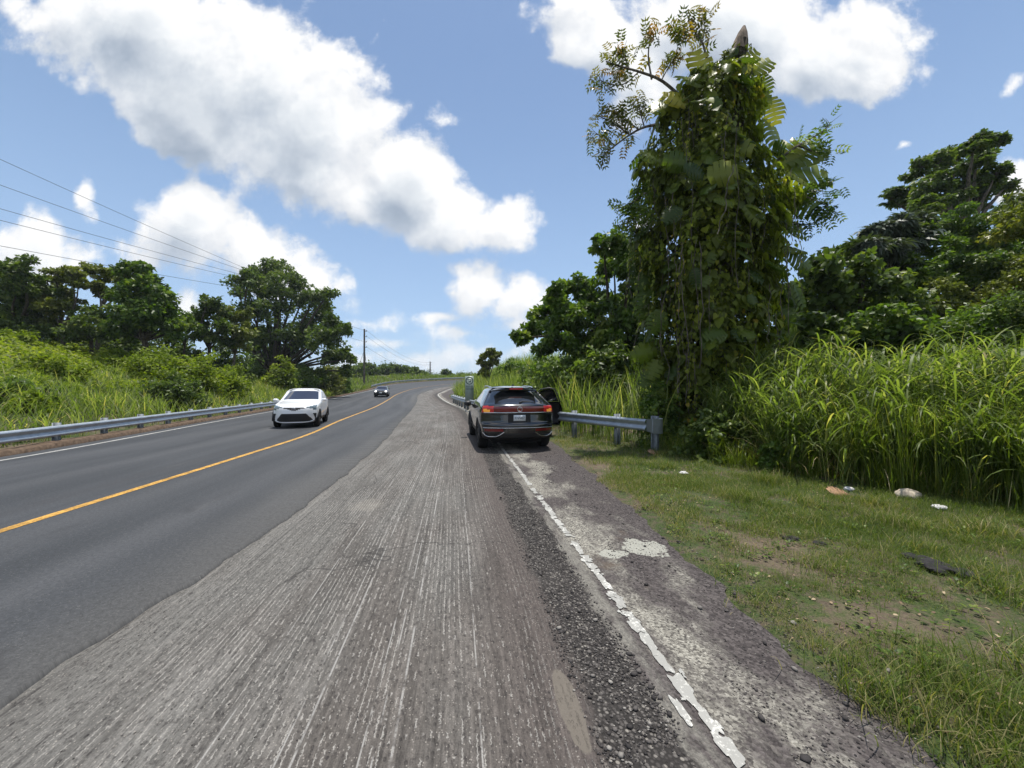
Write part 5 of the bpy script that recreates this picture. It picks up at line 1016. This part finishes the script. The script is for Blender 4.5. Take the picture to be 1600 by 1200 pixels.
# --- oncoming cars
def front_car(loc, heading, paint, label, kind):
    small = kind == 'dark'
    root = empty('moving_car', loc, heading); tag(root, label, 'car'); root.scale = (1, 1, 1) if small else (.94, .90, 1.0)
    if not small:
        sp = dict(front=[(0,2.02,.20),(.10,2.14,.26),(.25,2.19,.52),(.34,2.16,.74),(.38,2.12,.84),(.43,1.85,.95),(.52,1.05,1.07),(.58,.88,1.12),(.9,-.02,1.50),(1,-.25,1.56)],
                  rear=[(0,-2.0,.28),(.2,-2.18,.5),(.4,-2.16,.86),(.52,-2.05,1.05),(.58,-1.92,1.12),(.9,-1.05,1.47),(1,-.85,1.55)],
                  width=[(0,.78),(.12,.86),(.28,.895),(.45,.89),(.52,.88),(.58,.87),(.9,.735),(1,.65)], bow=.045, taper=.10, bulge=.36, crown=.04, wheels=[(1.32, .345), (-1.32, .345)], arch=.39, hw=.89)
    else:
        sp = dict(front=[(0,1.98,.20),(.10,2.05,.28),(.25,2.10,.52),(.36,2.06,.76),(.42,1.85,.90),(.52,.98,1.02),(.58,.85,1.08),(.9,.25,1.43),(1,.05,1.48)],
                  rear=[(0,-1.95,.28),(.2,-2.05,.5),(.4,-2.05,.9),(.52,-2.02,1.05),(.58,-2.0,1.12),(.9,-1.7,1.42),(1,-1.5,1.47)],
                  width=[(0,.80),(.12,.88),(.28,.91),(.45,.90),(.52,.88),(.58,.84),(.9,.70),(1,.62)], bow=.03, taper=.08, bulge=.25, crown=.03, wheels=[(1.30, .33), (-1.30, .33)], arch=.375, hw=.905)
    V, q, fid, pr, cen = car_shell(sp, 170, 90, 90, 4); a, b, c = pr.T; x, y, z = cen.T; ax = abs(x); fr = fid == 3; sl, sr = fid == 0, fid == 1
    fw = (c > .575) & (c < .885); wrapf = fr | ((sl | sr) & (b > .90))
    mk = [('windscreen', fr & (c > .585) & (c < .885) & (abs(a) < .965), M_glassb), ('rear_window', (fid == 2) & fw & (abs(a) < .9), M_glass)]
    for s_ in (sl, sr): mk += [('front_side_window', s_ & fw & (b > -.02) & (b < .72 - (c - .575) * .9), M_glass), ('rear_side_window', s_ & fw & (b > -.62 + (c - .575) * .9) & (b < -.06), M_glass)]
    for s_ in (x < 0, x > 0):
        if not small: mk += [('headlight', wrapf & s_ & (ax > .42) & (z > .775 - .06 * (ax > .7) + .05 * (.9 - ax)) & (z < .81 + .21 * (ax - .3)) & (c < .46), M_lamp), ('fog_vent', wrapf & s_ & (ax > .70 + (.6 - z) * .05) & (ax < .86) & (z > .33 + (.0)) & (z < .60) & (ax > .78 - (z - .36) * .35), M_trim)]
        else: mk += [('headlight', wrapf & s_ & ((ax - .66) ** 2 + ((z - .76) * 1.1) ** 2 < .0170), M_lampon)]
    if not small: mk += [('upper_grille', fr & (ax < .40) & (z > .775 - .09 * np.exp(-(ax / .16) ** 2)) & (z < .82), M_trim), ('grille', fr & (z > .27) & (z < .60) & (ax < .45 + (.60 - z) * .90), M_trim), ('sill', ((sl | sr) & (z < .40)) | (z < .235), M_trim)]
    else: mk += [('grille', fr & (ax < .5) & (z > .62) & (z < .80), M_trim), ('lower_grille', fr & (ax < .7) & (z > .28) & (z < .47), M_trim)]
    carve(root, V, q, mk, 'body', paint)
    yf = lambda zz: float(y[fr][np.argmin((x[fr]) ** 2 + (z[fr] - zz) ** 2)])
    if not small:
        tt = np.linspace(0, 2 * math.pi, 25); mb = MB(); mb.tube(np.c_[.085 * np.cos(tt), np.full(25, yf(.74) + .012), .755 + .05 * np.sin(tt)], .007, 5, cap=False); mb.tube(np.c_[.045 * np.cos(tt), np.full(25, yf(.74) + .012), .762 + .028 * np.sin(tt)], .006, 4, cap=False); mb.build('badge', M_chrome, root)
        pz = .235; P = np.array([(v, y[fr][np.argmin((x[fr] - v) ** 2 + (z[fr] - (pz + .07 * abs(v / .72) ** 6)) ** 2)] + .01, pz + .07 * abs(v / .72) ** 6) for v in np.linspace(-.74, .74, 15)]); MB().tube(P, .024, 6).build('bumper_lip', paint, root, smooth=True)
    else:
        MB().box((0, yf(.56) + .012, .56), (.32, .015, .12)).build('number_plate', M_plate, root)
        MB().box((.02, yf(.86) - .05, .875), (.10, .06, .02)).build('badge', M_chrome, root)
    hw = sp['hw']
    for s_ in (-1, 1):
        V2, F2 = lathe([(-.11, .02), (-.10, .06), (-.03, .085), (.06, .09), (.11, .06), (.12, .02)], 12); mb = MB(); mb.add(V2 * [1, 1, .75] + [s_ * (hw + .09), .72, 1.10], F2); mb.tube([(s_ * (hw - .06), .68, 1.06), (s_ * (hw + .04), .71, 1.08)], .022, 5); mb.build('wing_mirror', paint, root, smooth=True)
        for wy, wz in sp['wheels']: wheel(root, s_ * (hw - .12), wy, wz, wz, .22, M_rimd, s_)
    arches(root, sp, M_trim if not small else paint, .022 if not small else .03); MB().box((0, 0, .33), (1.15, 3.7, .26)).build('underbody', M_interior, root)
    if not small: MB().tube([(0, -.55, 1.545), (0, -.75, 1.60)], [.03, .008], 5).build('antenna_fin', paint, root)
front_car((-9.30, 17.15, .032), math.pi + R(18.5), M_white, 'white hatchback with black grille driving towards the viewer in the near oncoming lane', 'white')
front_car((-18.35, 54.3, float(zroad(54.3)) + .034), math.pi + R(14), M_black, 'small black car with round lit headlights coming round the far bend', 'dark')

# ------------------------------------------------------------ guardrails
WB = np.array([(0, .155), (.035, .150), (.075, .115), (.080, .085), (.035, .035), (.012, .0), (.035, -.035), (.080, -.085), (.075, -.115), (.035, -.150), (0, -.155)])
def guardrail(name, label, path, top, side, spacing, zfun, mat=M_galv, endshoe=None, post_h=None, start=0.0, terminal=False):
    S = arclen(path); L = S[-1]; n = max(6, int(L / .5)); s = np.linspace(0, L, n); P = np.c_[np.interp(s, S, path[:, 0]), np.interp(s, S, path[:, 1])]
    T = np.gradient(P, axis=0); T /= np.linalg.norm(T, axis=1)[:, None]; N = np.c_[T[:, 1], -T[:, 0]] * side; zg = zfun(P)
    o0 = np.array([P[0, 0], P[0, 1], zg[0]]); root = empty(name, o0); tag(root, label, 'guardrail')
    prof = np.vstack([WB, (WB - [.006, 0])[::-1]]); m_ = len(prof)
    V = np.concatenate([np.c_[P[i] [None] + N[i][None] * prof[:, 0:1] + N[i] * .12, zg[i] + top - .155 + prof[:, 1]] for i in range(n)]) - o0
    F_ = [[i * m_ + k, i * m_ + (k + 1) % m_, (i + 1) * m_ + (k + 1) % m_, (i + 1) * m_ + k] for i in range(n - 1) for k in range(m_)]; mesh_obj('beam', V, [np.array(F_)], mat, root)
    k = 0; sp_ = start; first = None
    while sp_ < L:
        p = np.array([np.interp(sp_, S, path[:, 0]), np.interp(sp_, S, path[:, 1])]); i = min(n - 1, int(sp_ / L * (n - 1))); z0 = float(np.interp(sp_, s, zg)); a = math.atan2(T[i, 1], T[i, 0])
        if first is None:
            mb = MB(); h = top + (.07 if post_h is None else post_h)
            for (dx, w_, t_) in ((0, .008, .14), (-.07, .11, .008), (.07, .11, .008)): mb.box((0, dx, h / 2 - .25), (w_ if w_ > .05 else .010, t_ if t_ > .05 else .008, h + .5) if dx == 0 else (.11, .008, h + .5))
            first = mb.build('post', M_galvp, root)
            mb = MB().box((0, .10 * -1, top - .155), (.10, .07, .30)); blk = mb.build('block', M_galvp, first); po = first
        else:
            po = first.copy(); COL.objects.link(po); po.parent = root; b2 = blk.copy(); COL.objects.link(b2); b2.parent = po
        po.location = (p[0] - o0[0], p[1] - o0[1], z0 - o0[2]); po.rotation_euler = (0, 0, a if side > 0 else a + math.pi); sp_ += spacing; k += 1
    return root, P, N, T, zg, o0
LP = catmull([p for p in cL], NS); LPo = shift(L_, -.62); seg = LPo[(LPo[:, 1] > 3) & (LPo[:, 1] < 43.5) & (LPo[:, 0] > -30)]
guardrail('guardrail', 'long galvanised guardrail running along the left edge of the road', seg, .57, 1, 1.9, lambda P: zroad(P[:, 1]) + .0, start=.6)
mfar = (LPo[:, 1] > 78); segf = LPo[mfar]; guardrail('guardrail', 'dark low guardrail curving along the outside of the distant bend', segf, .70, 1, 3.8, lambda P: zroad(P[:, 1]), mat=M_galvp)
pr_ = catmull([(3.62, 10.1), (2.75, 11.55), (1.74, 13.3), (.85, 15.2), (-.2, 18), (-1.35, 21.5), (-2.25, 24.8), (-3.6, 30), (-5.7, 38.5), (-6.3, 40.8)], 60)
gr, gP, gN, gT, gz_, go_ = guardrail('guardrail', 'galvanised guardrail with rounded end section beside the parked car', pr_, .80, -1, 1.9, lambda P: zroad(P[:, 1]) + .03, start=1.15)
# rounded terminal section and end post
mb = MB(); th = np.linspace(-.6, math.pi * 1.05, 18); e = np.array([0, 0.]) ; d0 = (gP[0] - gP[3]); d0 /= np.linalg.norm(d0); nn_ = gN[0]; pr2 = []
for t_ in np.linspace(0, 1, 5): pr2.append(np.r_[nn_ * .14 + d0 * t_ * .22, .0])
for a in np.linspace(math.pi / 2, -math.pi * .55, 12): c_ = d0 * .22 + nn_ * .02; pr2.append(np.r_[c_ + d0 * .16 * math.cos(a) + nn_ * .14 * math.sin(a), 0])
pr2 = np.array(pr2); n = len(pr2); hh = np.r_[np.linspace(.155, .185, 5), np.full(12, .19)]
V = np.vstack([np.c_[pr2[:, :2], .645 + hh], np.c_[pr2[:, :2], .645 - hh], np.c_[pr2[:, :2] * .985, .645 + hh], np.c_[pr2[:, :2] * .985, .645 - hh]]); k = np.arange(n - 1)
mb.add(V, [np.c_[k, k + 1, k + 1 + n, k + n], np.c_[k + 2 * n, k + 1 + 2 * n, k + 1 + 3 * n, k + 3 * n], np.c_[k, k + 1, k + 1 + 2 * n, k + 2 * n], np.c_[k + n, k + n + 1, k + 1 + 3 * n, k + 3 * n]]); mb.build('end_section', simple('galvanised_end', (.42, .47, .52), .55, .1, var=.12), gr, smooth=False)
mb = MB(); c_ = d0 * .18 + nn_ * .03
for (dx, dy_, wx, wy_) in ((0, 0, .15, .010), (-.075, 0, .010, .12), (.075, 0, .010, .12)): mb.box((c_[0] + dx * d0[0] , c_[1] + dx * d0[1], .22), (wx, wy_, 1.35), rz=math.atan2(d0[1], d0[0]))
mb.build('end_post', M_galvp, gr)

# ------------------------------------------------------------ information sign
def sign():
    Y = 27; b = at(733.5, Y, 617); z0 = zt(b[0], Y); root = empty('information_sign', (b[0], Y, z0), R(-4)); tag(root, 'tall grey green panel with round emblem behind the far guardrail', 'sign')
    top = at(0, Y, 587.5)[2] - z0; bot = .55; w_ = .60; m = simple('sign_panel', (.26, .32, .29), .5, .2, var=.10, sc=3); mr = simple('sign_ink', (.02, .055, .06), .5)
    pn = MB().box((0, 0, (top + bot) / 2), (w_, .03, top - bot)).build('panel', m, root)
    for s_ in (-1, 1): MB().tube([(s_ * .26, .05, -.3), (s_ * .26, .05, top)], .03, 8).build('post', M_galvp, root)
    ez = top - .33; n = 36; th = np.linspace(0, 2 * math.pi, n, endpoint=False); mb = MB()
    for r0, r1 in ((.205, .275),):
        V = np.vstack([np.c_[r0 * np.cos(th), np.full(n, -.020), ez + r0 * np.sin(th)], np.c_[r1 * np.cos(th), np.full(n, -.020), ez + r1 * np.sin(th)]]); k = np.arange(n); mb.add(V, np.c_[k, (k + 1) % n, (k + 1) % n + n, k + n])
    mb.box((-.03, -.019, ez + .09), (.26, .006, .045)); mb.box((.0, -.019, ez - .02), (.20, .006, .05)); mb.box((.06, -.019, ez - .08), (.12, .006, .07), rz=0); mb.box((-.05, -.019, ez - .12), (.14, .006, .03)); mb.box((.12, -.019, ez + .04), (.05, .006, .12)); mb.build('emblem', mr, pn)
    mb = MB(); zc = ez - .36
    for ln in (.0, .07): 
        x0 = -.24
        while x0 < .22: wd = RNG.uniform(.03, .09); mb.box((x0 + wd / 2, -.019, zc - ln), (wd, .006, .035)); x0 += wd + .02
    for ln in (.18, .27):
        x0 = -.22
        while x0 < .20: wd = RNG.uniform(.04, .10); mb.box((x0 + wd / 2, -.019, zc - ln), (wd, .006, .03)); x0 += wd + .02
    mb.build('lettering', mr, pn)
sign()

# ------------------------------------------------------------ poles and wires
M_wood = bark('pole_wood', (.06, .05, .042), (.14, .12, .10), 6); M_wire = simple('cable', (.02, .02, .022), .6)
def pole(x, y, top, label, r=.17, guys=()):
    z0 = zt(x, y); root = empty('utility_pole', (x, y, z0)); tag(root, label, 'utility pole'); h = top - z0
    MB().tube([(0, 0, -.5), (0, 0, h * .5), (0, 0, h)], [r, r * .85, r * .7], 8).build('shaft', M_wood, root)
    for k, dz in enumerate((.5, 1.7, 2.9, 4.1)): MB().box((.30, 0, h - dz), (.55, .09, .09)).tube([(.52, 0, h - dz + .05), (.52, 0, h - dz + .28)], .05, 6).build('insulator_arm', M_wood, root)
    for (gx_, gy_, gz2) in guys: MB().tube([(0, 0, h * gz2), (gx_, gy_, -.2)], .035, 4).build('guy_wire', M_wire, root)
    return np.array([x, y, top])
A0 = pole(-37.8, 57, 18.6, 'wooden pole hidden behind the crown of the lone dark tree')
A1 = pole((569 - 800) / 601 * 86, 86, at(0, 86, 514)[2], 'nearer wooden utility pole standing on the skyline beyond the lone tree', .26, guys=((-1.5, -3, .62), (1.1, 0, .62), (.8, .5, .70)))
A2 = pole((672 - 800) / 601 * 175, 175, at(0, 175, 565)[2], 'farther and smaller utility pole above the distant bend', .32, guys=((-1.6, 0, .6),))
def wire(p0, p1, sag, label, r=.018, fade=None):
    p0 = np.array(p0); p1 = np.array(p1); t_ = np.linspace(0, 1, 30)[:, None]; P = p0 + (p1 - p0) * t_; P[:, 2] -= 4 * sag * (t_ * (1 - t_))[:, 0]
    o = MB().tube(P - P[0], r, 4, cap=False).build('power_line', M_wire); o.location = P[0]; return tag(o, label, 'power line')
for (y0, y1, dz, lab) in ((245, 408, -.1, 'topmost of the power lines crossing the sky at the left'), (285, 412, -.3, 'second highest power line at the left edge of the sky'), (322, 420, -.8, 'third power line from the top at the left'), (340, 427, -1.3, 'fourth power line from the top at the left'), (380, 443, -2.6, 'lowest power line at the left just above the hilltop trees')):
    q = at(0, 31.6, y0); e = A0 + [0.3, 0, dz]; q1 = q + (q - e) * .75; wire(e, q1 + [0, 0, .25], .35, lab, .020)
for k, (dz, lab) in enumerate(((-.4, 'upper faint power line between the lone tree and the nearer pole'), (-2.9, 'lower faint power line between the lone tree and the nearer pole'))): wire(A0 + [.3, 0, dz], A1 + [.5, 0, dz], 1.0, lab, .022)
for k, (dz, lab) in enumerate(((-.3, 'highest faint power line between the two distant poles'), (-1.6, 'middle faint power line between the two distant poles'), (-4.0, 'lowest faint power line between the two distant poles'))): wire(A1 + [.5, 0, dz], A2 + [.5, 0, dz * .8], 2.4, lab, .024)

# ------------------------------------------------------------ loose stones and litter
def stones(name, label, n, samp, size, mat, flat=.6):
    P, keepn = samp(n); n = len(P); base = np.array([[1, 0, 0], [-1, 0, 0], [0, 1, 0], [0, -1, 0], [0, 0, 1], [0, 0, -1], [.6, .6, .5], [-.6, .6, .5], [.6, -.6, .5], [-.6, -.6, .5]], float)
    Fb = np.array([[0, 6, 8], [6, 4, 8], [6, 7, 4], [7, 9, 4], [9, 8, 4], [0, 2, 6], [2, 7, 6], [2, 1, 7], [1, 9, 7], [1, 3, 9], [3, 8, 9], [3, 0, 8], [0, 5, 2], [2, 5, 1], [1, 5, 3], [3, 5, 0]])
    sz = size(n); V = base[None] * (1 + RNG.uniform(-.3, .3, (n, 10, 1))) * RNG.uniform(.6, 1.1, (n, 1, 3)); a = RNG.uniform(0, 6.28, n); c, s = np.cos(a)[:, None], np.sin(a)[:, None]
    V = np.stack([V[..., 0] * c - V[..., 1] * s, V[..., 0] * s + V[..., 1] * c, V[..., 2] * flat], -1) * sz[:, None, None] + P[:, None] + [0, 0, 0]; V[..., 2] += (sz * flat * .4)[:, None]
    F_ = (Fb[None] + (np.arange(n) * 10)[:, None, None]).reshape(-1, 3); return tag(mesh_obj(name, V.reshape(-1, 3), [F_], mat, rnd=np.repeat(RNG.random(n), 10)), label, 'gravel', kind='stuff')
m, t = new_mat('gravel_stone'); a_ = t.add('ShaderNodeAttribute', attribute_name='rnd').outputs['Fac']; finish(t, pbsdf(t, t.ramp(a_, [(0, (.022, .020, .020)), (.5, (.058, .052, .050)), (.82, (.12, .108, .10)), (1, (.30, .28, .25))]), .85, 0, .3)); M_stone = m
def band(lo, hi, s0, s1, p=1.5):
    def f(n):
        s = s0 + (s1 - s0) * RNG.random(n) ** p; wxy = np.c_[np.interp(s, S_, W_[:, 0]), np.interp(s, S_, W_[:, 1])]; T = np.c_[np.interp(s + .1, S_, W_[:, 0]), np.interp(s + .1, S_, W_[:, 1])] - wxy; T /= np.linalg.norm(T, axis=1)[:, None]
        u = RNG.uniform(lo, hi, n); P = wxy + np.c_[T[:, 1], -T[:, 0]] * u[:, None]; k = (fbm(P[:, 0] * 3, P[:, 1] * 3, 91, 3) > RNG.uniform(.25, .6, n)) & (sdist(P, E_) < .45); P = P[k]; return np.c_[P, zroad(P[:, 1])], k
    return f
s0 = float(np.interp(1.2, W_[:, 1], S_)); s1 = float(np.interp(11, W_[:, 1], S_))
stones('loose_gravel', 'dark loose gravel lying between the milled lane and the white edge line', 15000, band(-.60, -.15, s0, s1), lambda n: RNG.uniform(.003, .010, n) * (1 + (RNG.random(n) > .97) * 1.2), M_stone)
stones('shoulder_gravel', 'dark grit scattered over the old shoulder right of the white line', 12000, band(.25, 1.5, s0, s1), lambda n: RNG.uniform(.0025, .008, n) * (1 + (RNG.random(n) > .98) * 2.0), M_stone)
stones('lane_grit', 'sparse grit lying on the milled lane', 3500, band(-3.6, -.7, s0, s1, 1.2), lambda n: RNG.uniform(.002, .006, n), M_stone)
def rock(x, y, r, mat, name, label, cat, flat=.6, group=None, rough=.7):
    z = zt(x, y); n1_, n2_ = 20, 30; u = np.linspace(0, math.pi, n1_); v = np.linspace(0, 2 * math.pi, n2_, endpoint=False); U, Vv = np.meshgrid(u, v, indexing='ij'); cx_, cy_ = np.cos(Vv) * np.sin(U), np.sin(Vv) * np.sin(U); rr = r * (1 - rough / 2 + rough * fbm(cx_ * 2.2 + x * 9, cy_ * 2.2 + np.cos(U) * 1.5 + y * 5, 55, 5))
    P = np.stack([rr * np.sin(U) * np.cos(Vv) * 1.25, rr * np.sin(U) * np.sin(Vv), rr * np.cos(U) * flat + r * flat * .55], -1).reshape(-1, 3); F_ = [[i * n2_ + k, i * n2_ + (k + 1) % n2_, (i + 1) * n2_ + (k + 1) % n2_, (i + 1) * n2_ + k] for i in range(n1_ - 1) for k in range(n2_)]
    o = mesh_obj(name, P, [np.array(F_)], mat, smooth=False); o.location = (x, y, z); o.rotation_euler = (0, 0, RNG.uniform(0, 6)); return tag(o, label, cat, group)
M_pale = simple('pale_rock', (.48, .47, .46), .8, var=.4, sc=14, bmp=.6); M_tan = simple('tan_rock', (.42, .36, .28), .85, var=.5, sc=10, bmp=.6); M_char = simple('burnt_lump', (.018, .016, .017), .95, var=.6, sc=30, bmp=1.0)
G2 = lambda px, py: ((px - 800) / 601 * 1.65 * 601 / (py - 606), 1.65 * 601 / (py - 606))
def whiteline_xy(px, py): return G2(px, py)
rock(*G2(1466, 796), .075, M_pale, 'rock', 'white stone lying alone in the grass near the right edge', 'rock', .45)
rock(*G2(1418, 779), .125, M_tan, 'rock', 'largest tan and white stone at the foot of the yellow grass', 'rock', .65); rock(*G2(1326, 768), .055, M_pale, 'rock', 'small pale stone left of the tan stone by the tall grass', 'rock')
for (px, py, r_, lab) in ((1455, 892, .12, 'largest black burnt patch of lumps in the verge grass'), (1500, 900, .08, 'black lump just right of the largest burnt patch'), (1235, 842, .07, 'black lump leftmost of the burnt patches in the verge'), (1280, 850, .055, 'small dark lump between the burnt patches'), (1430, 880, .09, 'black lump just left of the largest burnt patch')): rock(*G2(px, py), r_, M_char, 'asphalt_lump', lab, 'asphalt lump', .26, None, 1.15)
M_yleaf = simple('leaf_yellow_fallen', (.55, .47, .05), .5, var=.3, sc=12); M_bleaf = simple('leaf_brown_fallen', (.26, .15, .08), .7, var=.4, sc=14)
def fallen(px, py, size, mat, ang, label, tmpl=T_BIG2, lift=.03):
    x, y = G2(px, py); z = zt(x, y) + lift; D = np.array([[math.cos(ang), math.sin(ang), .12]]); V, F_, r_ = place(tmpl, np.zeros((1, 3)), D, np.array([[.1, -.35, 1.]]), size)
    o = mesh_obj('fallen_leaf', V, F_, mat); o.location = (x, y, z); tag(o, label, 'fallen leaf')
fallen(1365, 758, .24, M_yleaf, .2, 'yellow leaf lying at the foot of the tall grass left of the tan stone', T_HEART, .06); fallen(1458, 768, .30, M_yleaf, -.1, 'bright yellow drooping leaf right of the tan stone', T_HEART, .10); fallen(1492, 780, .32, M_yleaf, -.4, 'yellow split leaf between the tan stone and the white stone', T_BIG2, .07)
fallen(1015, 713, .34, M_bleaf, .5, 'curled tan dead leaf at the base of the guardrail end post', T_BIG2, .05); fallen(1295, 775, .30, M_bleaf, .1, 'broad brown dead leaf in the bare strip of the verge', T_BIG2); fallen(1060, 742, .18, M_pale, -.3, 'pale papery scrap on the verge near the guardrail end', T_OVAL, .02)
def litter():
    n = 2600; x, y = RNG.uniform(1.6, 6.5, n), RNG.uniform(1.8, 9.5, n); k = (sdist(np.c_[x, y], E_) > .1) & (fbm(x * 1.2, y * 1.2, 66, 3) > .45); x, y = x[k], y[k]; n = len(x); z = terrain(x, y) + .012; N = norm(rdir(n) * .5 + [0, 0, 1.]); V, F_, r_ = place(T_OVAL, np.c_[x, y, z], np.cross(N, rdir(n)), N, RNG.uniform(.010, .038, n)); 
    m = leaf_mat('litter_leaf', [(0, (.09, .055, .03)), (.5, (.22, .14, .08)), (1, (.42, .32, .20))], .1, .7); tag(Leaves().add(V, F_, r_).build('leaf_litter', m), 'small dry brown leaves scattered over the verge', 'leaf litter', kind='stuff')
litter()
print('TRIS', sum(len(o.data.polygons) for o in bpy.data.objects if o.type == 'MESH'))
# ------------------------------------------------------------ the humid air
m, t = new_mat('humid_air'); pv = t.add('ShaderNodeVolumePrincipled'); pv.inputs['Color'].default_value = (.80, .88, 1.0, 1); pv.inputs['Density'].default_value = 0.00028; pv.inputs['Anisotropy'].default_value = .2
o_ = t.add('ShaderNodeOutputMaterial'); t.l.new(pv.outputs[0], o_.inputs['Volume'])
gzmin = float(GZ.min()) - 1.0; xa, xb = float(gx[0]) - 5, float(gx[-1]) + 5; ya, yb = float(gy[0]) - 5, float(gy[-1]) + 5; ztop = max(60.0, max((max((q[2] for q in o.bound_box)) + o.location.z) for o in bpy.data.objects if o.type == 'MESH' and o.parent is None) + 2)
tag(MB().box(((xa + xb) / 2, (ya + yb) / 2, (gzmin + ztop) / 2), (xb - xa, yb - ya, ztop - gzmin)).build('haze', m), 'thin pale humid haze over the whole valley', 'haze', kind='stuff')
